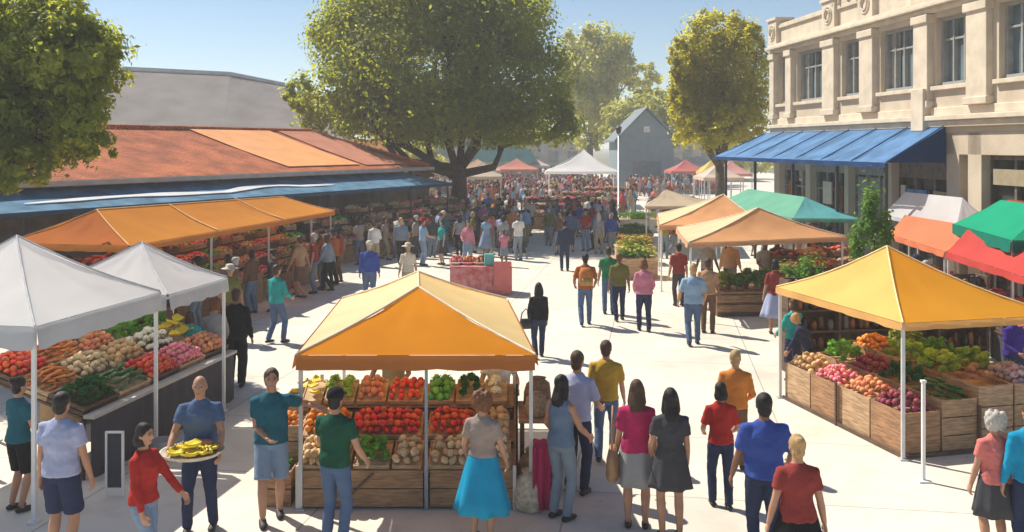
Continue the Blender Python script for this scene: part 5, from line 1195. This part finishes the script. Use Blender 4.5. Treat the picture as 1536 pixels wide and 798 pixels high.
JL = ['brown', 'rust red', 'black', 'amber', 'grey']; JM = []
for k in range(5):
    m = MB(); m.stack([(0, 0, 0, .055, .055), (0, 0, .13, .058, .058), (0, 0, .16, .04, .04), (0, 0, .165, .046, .046), (0, 0, .195, .046, .046)], 12); me = m.mesh('jar', True); me.materials.append(JC[k]); JM.append(me)
rg = random.Random(4); SHN = ['bottom', 'second', 'third', 'top']
for si, zz in enumerate((.38, .78, 1.18, 1.53)):
    for q in range(26):
        k = rg.randrange(5); p = a+rd*(.12+q*(RL-.24)/25)+rn*rg.uniform(.08, .2)+V((0, 0, zz))
        if any(abs((p-a).dot(rd)-(RL-.05)*(x/4)-.025) < .09 for x in range(5)): continue
        o = bpy.data.objects.new('jar', JM[k]); COL.objects.link(o); o.location = p; s = rg.uniform(.85, 1.25); o.scale = (s, s, s*rg.uniform(.9, 1.2)); tag(o, '%s jar on the %s shelf of the dark goods rack' % (JL[k], SHN[si]), 'jar', 'jars on the dark goods rack')
# plant tables under the peach canopies
def leafy(name, label, loc, r, h, leafk, seed, n=900, size=.09, pot=None, cat='plant', group=None, stem=.02):
    t = thing(name, label, cat, loc, group)
    link('foliage', leaf_cloud([(0, 0, h*.62, r, r, h*.42)], n, size, seed, .35), LEAF[leafk], t)
    m = MB(); base = .0
    if pot:
        m.stack([(0, 0, 0, r*.35, r*.35), (0, 0, h*.22, r*.48, r*.48), (0, 0, h*.225, r*.42, r*.42), (0, 0, h*.2, r*.4, r*.4)], 14); m.build('pot', pot, t, True, world=False); m = MB()
    m.tube([(0, 0, 0.02), (.01, 0, h*.35), (0, 0, h*.7)], [stem, stem*.8, stem*.3], 7); m.build('stem', BARK, t, True, world=False)
    return t
POT = mat('terracotta_pot', (.36, .15, .08), .85, .15, 5)
pt = thing('plant_bench', 'long low brown bench of potted greens under the nearer peach canopy', 'bench', (6.0, 23.7, 0))
m = MB(); m.obox((5.15, 23.4, .0), (1.65, .1, 0), (-.04, .9, 0), (0, 0, .58)); m.build('trough', M['wood_dark'], pt, bevel=.01)
for zz in (.12, .36): m = MB(); m.obox((5.13, 23.37, zz), (1.7, .1, 0), (0, .025, 0), (0, 0, .18)); m.build('front_board', M['wood'], pt, bevel=.005)
m = MB(); m.obox((5.1, 23.33, .58), (1.75, .1, 0), (-.04, 1.0, 0), (0, 0, .05)); m.build('top', M['wood'], pt, bevel=.006)
for i in range(7):
    leafy('potted_herb', ['bushy bright potted herb on the left of the plant bench', 'leafy potted herb, second on the plant bench', 'dark potted herb in the front of the plant bench', 'tall potted herb in the middle of the plant bench', 'round potted herb right of the bench middle', 'small potted herb near the right end of the bench', 'pale potted herb at the right end of the plant bench'][i], (5.3+i*.235, 23.6+.3*(i % 2)+.02*i, .632), .17+.03*(i % 3), .42+.09*(i % 2), 'fresh' if i % 3 else 'left', 50+i, 420, .10, POT, group='potted herbs on the plant bench')
for i, (px, y, kin_) in enumerate([(1185, 24.3, ['mixed', 'dark', 'brown']), (1235, 25.2, ['brown', 'mixed', 'mixed'])]):
    O = px_c(px, y, 0)
    stall_table('%s goods table under the right half of the nearer peach canopy' % ['near', 'far'][i], O, V((1.5, .35, 0)), V((-.2, 1.2, 0)), .62, kin_, 3, 'goods tables under the peach canopy', 'the %s goods table under the peach canopy' % ['near', 'far'][i], .28)
leafy('leafy_shrub', 'bright green leafy shrub growing between the peach and red canopies', (8.15, 21.0, 0), .42, 3.1, 'fresh', 77, 2600, .12, None, 'shrub', None, .05)
for i, (px, y, lb) in enumerate([(1180, 21.8, 'bright potted bush beside the red topped woman by the yellow tent'), (1210, 22.2, 'second bright potted bush behind the yellow tent')]):
    leafy('potted_bush', lb, px_c(px, y, 0), .45, 1.5, 'fresh', 90+i, 1300, .11, POT, 'bush', 'potted bushes behind the yellow tent')
# flower and produce islands down the middle of the street
for i, (y, lb, ks) in enumerate([(30.0, 'nearest planter box of mixed greens in the middle of the street', ['green', 'yellow']), (33.5, 'second planter box with orange flowers in the middle of the street', ['orange', 'yellow']), (38.5, 'third planter box of dark greens further up the street', ['green']), (46, 'furthest pale planter box up the middle of the street', ['yellow'])]):
    cx = (955-CX)/F*y; wd = 1.35 if i < 3 else 2.0
    t = thing('planter_box', lb, 'planter', (cx, y, 0), 'planter boxes along the street')
    m = MB(); m.box((cx, y+.5, .30), (wd, 1.1, .6)); m.build('box', [M['wood_light'], M['wood_tan'], M['wood'], mat('pale_stone', (.5, .48, .44), .8, .1, 3)][i], t, bevel=.015)
    m = MB(); m.box((cx, y+.5, .62), (wd+.08, 1.18, .05)); m.build('rim', M['wood_tan'], t, bevel=.01)
    lf = leaf_cloud([(0, .5, .78, wd*.46, .5, .22)], 1500, .10, 60+i, .4); link('foliage', lf, LEAF['fresh' if i != 1 else 'left'], t); 
    if i in (0, 1):
        m = MB(); rg = random.Random(i)
        for q in range(70): m.ell((rg.uniform(-.46, .46)*wd, .5+rg.uniform(-.5, .5), .92+rg.uniform(-.06, .1)), (.045, .045, .03), 6, 4)
        m.build('blossom', [mat('blossom_yellow', (.62, .50, .06), .7), mat('blossom_orange', (.66, .30, .04), .7)][i], t, world=False)['kind'] = 'stuff'
# pink stall table behind the central tent
pk = thing('pink_table', 'low table draped in patterned pink cloth behind the orange fronted tent', 'table', (-1.05, 27.2, 0))
m = MB(); y0 = 26.8
q = [V(((675-CX)/F*y0+1.78*j/24, y0+.015*math.sin(j*1.5), 0)) for j in range(25)]
m.rings([[p+V((0, -.03*i, zz)) for p in q] for i, zz in enumerate((.82, .5, .2, .03))], False, closed=False); m.rings([[p+V((0, dy, .82)) for p in q] for dy in (0, .45, .9)], False, closed=False)
m.build('cloth', mat('pink_pattern', (.62, .28, .28), .9, .2, 6, col2=(.50, .10, .09)), pk, recalc=False)
m = MB(); m.box((-.90, 27.27, .40), (1.70, .8, .78)); m.build('base', M['wood_dark'], pk)
m = MB(); m.rings([[V((-.52+.50*j/8, 26.70+.015*math.sin(j*1.7), zz)) for j in range(9)] for zz in (.05, .5, .98)], False, closed=False)
rc = m.build('red_banner', CL['salmon'], None, recalc=False); rc.modifiers.new('t', 'SOLIDIFY').thickness = .01; tag(rc, 'red orange banner hung at the right end of the pink table', 'banner')
m = MB(); m.box((-.66, 27.02, .99), (.28, .22, .34), .1); tag(m.build('teal_box', mat('teal_card', (.12, .40, .38), .7, .1, 4), None, bevel=.008), 'small teal box standing on the pink table beside the red banner', 'box')
rg = random.Random(9)
for k in range(3):
    m = MB(); m.stack([(0, 0, 0, .15, .15), (0, 0, .06, .20, .20), (0, 0, .07, .20, .20), (0, 0, .05, .17, .17)], 16); o = m.build('basket', [mat('basket_pale', (.6, .45, .4), .9, .2, 30, bump=.6), PM['radish'], M['wood_tan']][k], None, True); o.location = (-1.65+.36*k, 27.2, .825); heap(['red', 'orange', 'mixed'][k], (-1.62+.36*k, 27.5, .83), 0, ['red', 'peach coloured', 'mixed'][k]+' produce heaped on the pink table', (.8, .9, 1.4)); tag(o, ['pale round basket at the left of the pink table', 'pink round bowl in the middle of the pink table', 'tan round basket next to the teal box'][k], 'basket')
for i, (px, y, wd) in enumerate([(792, 47.5, 3.2), (846, 53, 2.6), (880, 59, 2.6)]):
    stall_table('%s long rust brown goods table in the crowd before the white pavilion' % OR[i], px_c(px, y, 0), V((wd, .2, 0)), V((-.1, 1.2, 0)), .7, [['brown', 'red', 'dark'], ['red', 'brown', 'brown'], ['orange', 'brown', 'red']][i], 3, 'tables in the far crowd', 'the %s far table before the white pavilion' % OR[i], .34)
# far white pavilion, far small canopies, lamp post
c4 = [px_c(818, 64, 2.55), px_c(926, 64, 2.55), px_c(922, 69, 2.55), px_c(822, 69, 2.55)]
canopy_tent('white peaked pavilion tent far down the street', 'tent', c4, [V((5.15, 66.5, 4.0))]*2, [FW]*4, FW, .22, sag=.35, droop=0, pole_mat=M['pole_white'], pole_r=.04)
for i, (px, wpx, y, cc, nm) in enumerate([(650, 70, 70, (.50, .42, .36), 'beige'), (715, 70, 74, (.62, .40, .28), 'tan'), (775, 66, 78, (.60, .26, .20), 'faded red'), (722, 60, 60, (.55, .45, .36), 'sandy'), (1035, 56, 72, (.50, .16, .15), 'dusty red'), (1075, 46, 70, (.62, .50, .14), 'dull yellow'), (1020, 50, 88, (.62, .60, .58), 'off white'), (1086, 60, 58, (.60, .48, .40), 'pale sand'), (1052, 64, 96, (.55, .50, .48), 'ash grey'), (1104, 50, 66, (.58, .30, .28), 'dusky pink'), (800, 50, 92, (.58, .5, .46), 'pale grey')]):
    k = y/F; fm = fabric('canopy_'+nm.replace(' ', '_'), cc, .3); xx = (px-CX)*k; w_ = wpx*k/2
    c4 = [V((xx-w_, y, 2.3)), V((xx+w_, y, 2.3)), V((xx+w_, y+3.4, 2.3)), V((xx-w_, y+3.4, 2.3))]
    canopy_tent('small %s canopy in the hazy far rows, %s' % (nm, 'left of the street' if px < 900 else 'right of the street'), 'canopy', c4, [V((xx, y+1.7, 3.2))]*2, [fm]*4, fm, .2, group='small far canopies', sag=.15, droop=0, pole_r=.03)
lp = px_c(928, 58, 0); t = thing('lamp_post', 'slender grey lamp post standing left of the gabled barn', 'lamp post', lp)
m = MB(); m.tube([(0, 0, 0), (0, 0, .4), (0, 0, .42), (0, 0, 5.0)], [.12, .11, .06, .045], 10); m.build('pole', M['pole'], t, True, world=False)
m = MB(); m.stack([(0, 0, 5.0, .06, .06), (0, 0, 5.05, .14, .14), (0, 0, 5.38, .19, .19), (0, 0, 5.4, .22, .22), (0, 0, 5.55, .05, .05)], 10); m.build('lantern', M['pole_dark'], t, world=False)
# things they carry
trp = p4+V((.03, -.34, .96)).xyz; rz = R(8)
t = thing('tray', 'round pale tray held by the bald man in denim blue', 'tray', trp)
m = MB(); m.stack([(0, 0, 0, .27, .24), (0, 0, .012, .30, .27), (0, 0, .05, .335, .30), (0, 0, .056, .34, .305), (0, 0, .05, .325, .29), (0, 0, .018, .29, .26)], 28); m.build('rim', mat('tray_pale', (.55, .50, .42), .6, .15, 20), t, True, world=False)
for i, (x, y, z_, r, s) in enumerate([(-.15, -.10, .05, .3, 1.0), (.02, -.14, .05, 1.2, 1.05), (.17, -.08, .05, 2.2, 1.0), (-.08, .05, .06, 4, 1.0), (.10, .05, .06, 5.2, 1.1), (0, -.04, .12, .8, 1.05), (-.19, .03, .06, 1.8, .9), (.2, .06, .06, 3.3, .9)]):
    o = bpy.data.objects.new('banana_bunch', proto('banana')); COL.objects.link(o); o.location = trp+V((x, y, z_)); o.rotation_euler = (0, 0, r); o.scale = (s, s, s); tag(o, 'yellow banana bunch on the tray carried by the bald man', 'banana bunch', 'bananas on the carried tray')
for i, (x, y) in enumerate([(.0, .14), (.09, .13)]):
    o = bpy.data.objects.new('sweet_potato', proto('sweet')); COL.objects.link(o); o.location = trp+V((x, y, .09)); o.scale = (1.2, 1.2, 1.2); tag(o, 'brown sweet potato at the back of the carried tray', 'sweet potato', 'sweet potatoes on the carried tray')
def bag(name, label, loc, rz, mt, w_=.28, h=.26, d=.12, strap=.5):
    t = thing(name, label, 'bag', loc, None, rz)
    m = MB(); m.stack([(0, 0, 0, w_*.48, d*.5), (0, 0, .03, w_*.52, d*.56), (0, 0, h*.6, w_*.5, d*.52), (0, 0, h, w_*.44, d*.3)], 18); m.build('pouch', mt, t, True, world=False)
    m = MB(); m.tube([(-w_*.4, 0, h*.95), (-w_*.3, 0, h+strap*.6), (0, 0, h+strap), (w_*.3, 0, h+strap*.6), (w_*.4, 0, h*.95)], .012, 6); m.build('strap', mt, t, True, world=False)
    return t
LB_ = mat('bag_leather', (.30, .17, .09), .6, .2, 10); LD = mat('bag_black', (.03, .03, .032), .6, .2, 10)
bag('shoulder_bag', 'brown shoulder bag hanging at the left side of the magenta topped woman', p11+V((-.27, .0, .56)), R(80), LB_, .34, .34, .14, .46)
bag('handbag', 'small dark handbag carried by the slim woman in black', pbp+V((-.26, -.06, .60)), R(10), LD, .26, .2, .1, .2)
t = thing('backpack', 'orange brown backpack on the back of the man in the rust shirt', 'backpack', p20+V((0, -.20, .98)))
m = MB(); m.stack([(0, 0, 0, .15, .08), (0, -.01, .05, .17, .10), (0, -.01, .3, .165, .095), (0, .0, .42, .11, .06)], 18); m.build('sack', mat('backpack_orange', (.44, .16, .04), .8, .15, 10), t, True, world=False)
m = MB(); m.stack([(0, -.085, .04, .11, .04), (0, -.09, .18, .105, .035)], 14); m.build('pocket', mat('backpack_olive', (.30, .22, .06), .8, .15, 10), t, True, world=False)
# ------------------------------------------------------------------ crowd
FARM = []
for me_ in SING[:5]:
    o = bpy.data.objects.new('far', me_); SHOP.collection.objects.link(o); dm = o.modifiers.new('d', 'DECIMATE'); dm.ratio = .06
    with bpy.context.temp_override(scene=SHOP, view_layer=SHOP.view_layers[0]): dg = bpy.context.evaluated_depsgraph_get()
    dg.update(); FARM.append(bpy.data.meshes.new_from_object(o.evaluated_get(dg))); bpy.data.objects.remove(o)
rg = random.Random(21); TAKEN = [(o.location.x, o.location.y) for o in COL.objects if o.name.startswith('person') and not o.parent]
TOPS = ['navy', 'black', 'royal', 'denim', 'grey', 'charcoal', 'white', 'brown', 'rust', 'tan', 'maroon', 'steel', 'slate', 'khaki', 'cream', 'pink', 'skyblue', 'mustard', 'red', 'teal', 'taupe', 'olive', 'salmon', 'lavender', 'orange', 'turquoise', 'brown', 'taupe', 'maroon', 'charcoal']
BOTS = ['navy', 'denim', 'black', 'charcoal', 'khaki', 'brown', 'slate', 'grey', 'pale_denim', 'steel']
WORD = dict(royal='blue', steel='steel grey', slate='slate blue', skyblue='sky blue', dark_green='dark green', pale_denim='pale denim', tan='tan', cyan='bright blue')
def blocked(x, y):
    p = V((x, y, 0)); q = p-E0; a, b = q.dot(od), q.dot(on)
    if -1 < a < 11.5 and -.1 < b < 3: return True
    q = p-hall_o; a, b = q.dot(HD), q.dot(HN)
    if b > .9 and a > -1: return True
    if b > -1.0 and a > -.5 and a < 14.5: return True
    for py in (30, 33.5, 38.5, 46):
        if abs(x-(955-CX)/F*py) < 1.2 and -.4 < y-py < 1.5: return True
    for tx, ty, tw in ((792, 47.5, 3.2), (846, 53, 2.6), (880, 59, 2.6)):
        if -.4 < x-(tx-CX)/F*ty < tw+.4 and -.3 < y-ty < 1.7: return True
    if abs(x-bt.x) < .8 and abs(y-bt.y) < .8: return True
    k = (x/y)*F+CX
    if x > 3.6 and y < 33: return True
    if x > 9.0 and y < 40: return True
    if abs(x-lp.x) < .4 and abs(y-lp.y) < .4: return True
    return any((x-a)**2+(y-b)**2 < .30 for a, b in TAKEN)
NCR = 0
def crowd(n, xr_, yr_, place, mid, only=None, yawb=None, tops=TOPS, force=False):
    global NCR
    made = tries = 0
    while made < n and tries < n*60:
        tries += 1
        py = rg.uniform(*yr_); px = rg.uniform(*xr_); y = F*H/(py-HY); x = (px-CX)*y/F
        if only and not only(px, py): continue
        if force:
            if any((x-a)**2+(y-b)**2 < .25 for a, b in TAKEN): continue
        elif blocked(x, y): continue
        vi = rg.randrange(len(VAR)); tp = rg.choice(tops); bt_ = rg.choice(BOTS); hr = rg.choice(['black', 'brown', 'black', 'brown', 'auburn', 'blond', 'grey']); skn = rg.choice(['light', 'tan', 'tan', 'brown', 'dark'])
        yw = (yawb if yawb is not None else rg.choice([0, 180, 180, 20, -30, 90, -90, 150]))+rg.uniform(-30, 30)
        k = VAR[vi][0]; bw = {'trousers': 'trousers', 'wide': 'wide trousers', 'shorts': 'shorts', 'skirt': 'skirt'}[k['bottom']]; hw = {'short': 'short', 'long': 'long', 'bob': 'bobbed', 'bun': 'tied up', 'curly': 'curly', 'cap': 'capped', 'hat': 'hat covered'}[k['hair']]
        lab = '%s in %s top and %s %s, %s %s hair, %s' % ('child' if k['h'] < 1.4 else 'person', WORD.get(tp, tp), WORD.get(bt_, bt_), bw, hw, hr, place)
        words = lab.split()
        if len(words) > 16: lab = lab.replace(' hair,', ',', 1)
        words = lab.split(); lab = ' '.join(words[:16])
        cm = CL[rg.choice(['cream', 'black', 'red', 'navy'])]
        if mid:
            put_person(VAR[vi][1], (x, y, 0), R(yw), lab, 'people in the crowd', SKIN[skn], CL[tp], CL[bt_], HAIR[hr], None, cm)
        else:
            o = bpy.data.objects.new('person', SING[vi]); COL.objects.link(o); o.location = (x, y, 0); o.rotation_euler = (0, 0, R(yw)); tag(o, lab, 'person', 'people in the crowd')
            for i, mm in enumerate((SKIN[skn], CL[tp], CL[bt_], HAIR[hr], M['shoe_dark'], cm)): o.material_slots[i].link = 'OBJECT'; o.material_slots[i].material = mm
        TAKEN.append((x, y)); made += 1; NCR += 1
    return made
thin = lambda px, py: not (780 < px < 905 and py > 372+(px-780)*.05)
crowd(40, (560, 800), (352, 400), 'at the front edge of the crowd', True, lambda px, py: thin(px, py) and py < 440-(px-480)*.20+30)
crowd(56, (600, 905), (328, 356), 'in the crowd right of the trunk', True, lambda px, py: px > 640)
crowd(18, (520, 700), (340, 385), 'by the blue awning end', True)
crowd(30, (640, 925), (305, 330), 'deep in the crowd', False)
crowd(24, (690, 915), (287, 306), 'in the far crowd below the white pavilion', False)
crowd(18, (925, 1020), (290, 330), 'in the street before the barn', False, lambda px, py: True)
crowd(8, (930, 1090), (276, 292), 'far off at the barn foot', False)
crowd(12, (978, 1012), (330, 400), 'along the peach canopies', True)
crowd(14, (820, 930), (335, 385), 'on the bright path', True)
# beyond what one can count: the packed far end of the street, as one mass
rf_ = random.Random(33); cm_ = [SKIN['tan'], HAIR['black'], HAIR['brown'], CL['navy'], CL['denim'], CL['charcoal'], CL['brown'], CL['maroon'], CL['taupe'], CL['cream'], CL['rust'], CL['steel'], CL['pink'], CL['white'], CL['khaki'], CL['red'], CL['skyblue']]
FD = [(np.array([v.co[:] for v in me_.vertices]), [tuple(p_.vertices) for p_ in me_.polygons], [p_.material_index for p_ in me_.polygons]) for me_ in FARM]
cb_ = MB(); vv = []; n0 = 0
for q in range(640):
    py = rf_.uniform(262, 300) if q % 4 else rf_.uniform(300, 318); px = rf_.uniform(640, 925) if q % 3 else rf_.uniform(930, 1085); y = F*H/(py-HY); x = (px-CX)*y/F
    if any((x-a)**2+(y-b)**2 < .3 for a, b in TAKEN) or (abs(x-bn.x) < 4 and y > bn.y-1) or (q % 3 and py > 300 and px < 690) or (px > 1010 and py > 294) or (q % 3 == 0 and py > 300): continue
    v_, f_, m_ = FD[q % len(FD)]; t_ = rf_.uniform(0, 6.3); c_, s_ = math.cos(t_), math.sin(t_)
    vv.append(np.stack([v_[:, 0]*c_-v_[:, 1]*s_+x, v_[:, 0]*s_+v_[:, 1]*c_+y, v_[:, 2]], 1))
    lut = [0, rf_.randrange(6, 17), rf_.randrange(3, 9), rf_.choice([1, 1, 2]), 5, rf_.randrange(9, 17)]
    cb_.f += [tuple(i_+n0 for i_ in fc) for fc in f_]; cb_.m += [lut[min(5, i_)] for i_ in m_]; n0 += len(v_)
cb_.v = np.concatenate(vv).tolist(); o = link('distant_crowd', cb_.mesh('distant_crowd', True, False), cm_); tag(o, 'mass of tiny people packed at the far end of the street', 'crowd', None, 'stuff')
# shoppers and sellers in the shade under the canopies
def shade(n, fn, place, yawb, mid=True):
    made = 0
    for _ in range(n*8):
        if made >= n: break
        p = fn(rg.random(), rg.random()); y = p.y; py = HY+F*H/y; px = CX+p.x*F/y
        made += crowd(1, (px-.5, px+.5), (py-.01, py+.01), place, mid, None, yawb, ['brown', 'charcoal', 'rust', 'taupe', 'tan', 'maroon', 'steel', 'grey', 'khaki', 'white'], True)
shade(7, lambda a, b: E0+od*(.4+9.8*a)+on*(2.3+.45*b), 'selling under the orange canopy', math.degrees(math.atan2(-on.y, -on.x))+90)
shade(12, lambda a, b: E0+od*(.8+9.8*a)-on*(.15+.8*b), 'shopping at the orange canopy', math.degrees(math.atan2(on.y, on.x))+90)
shade(6, lambda a, b: hl(1+12*a, 1.35+.4*b, 0), 'selling beneath the slate awning', math.degrees(math.atan2(-HN.y, -HN.x))+90)
shade(6, lambda a, b: hl(0+13*a, -1.1-.5*b, 0), 'shopping at the slate awning', math.degrees(math.atan2(HN.y, HN.x))+90)
shade(6, lambda a, b: V((8.3+.7*b, 17.2, 0)).lerp(V((9.6+.5*b, 25, 0)), a), 'at the red canopies', -90)
shade(6, lambda a, b: V((5.2+3.2*a, 25.4+.9*b, 0)), 'beneath the peach canopy', 0)
shade(6, lambda a, b: V((10.0-.8*a+.4*b, 28.5+8*a, 0)), 'before the shop fronts', 90)
shade(5, lambda a, b: V((6.3+2.3*a, 18.6+1.0*b, 0)), 'behind the goods rack', 180)
open('/tmp/dbg.txt', 'w').write(str((NCR, COUNT))+chr(10)+chr(10).join('%d %s: %s' % (len(o['label'].split()), o.name, o['label']) for o in COL.objects if 'label' in o and len(o['label'].split()) > 16)) if False else None
# ------------------------------------------------------------------ air
if HAZE > 0:
    m = MB(); m.obox((-720, -70, -1.2), (1440, 0, 0), (0, 1490, 0), (0, 0, 21.2)); hz = m.build('haze', [], None)
    hm = bpy.data.materials.new('air'); hm.use_nodes = True; n_ = hm.node_tree; n_.nodes.remove(n_.nodes['Principled BSDF'])
    pvn = n_.nodes.new('ShaderNodeVolumePrincipled'); pvn.inputs['Color'].default_value = (.93, .96, 1, 1); pvn.inputs['Density'].default_value = HAZE; pvn.inputs['Anisotropy'].default_value = .3
    n_.links.new(pvn.outputs['Volume'], n_.nodes['Material Output'].inputs['Volume']); hz.data.materials.append(hm)
    tag(hz, 'thin pale haze over the market street and distance', 'haze', None, 'stuff')
bpy.data.scenes.remove(SHOP)
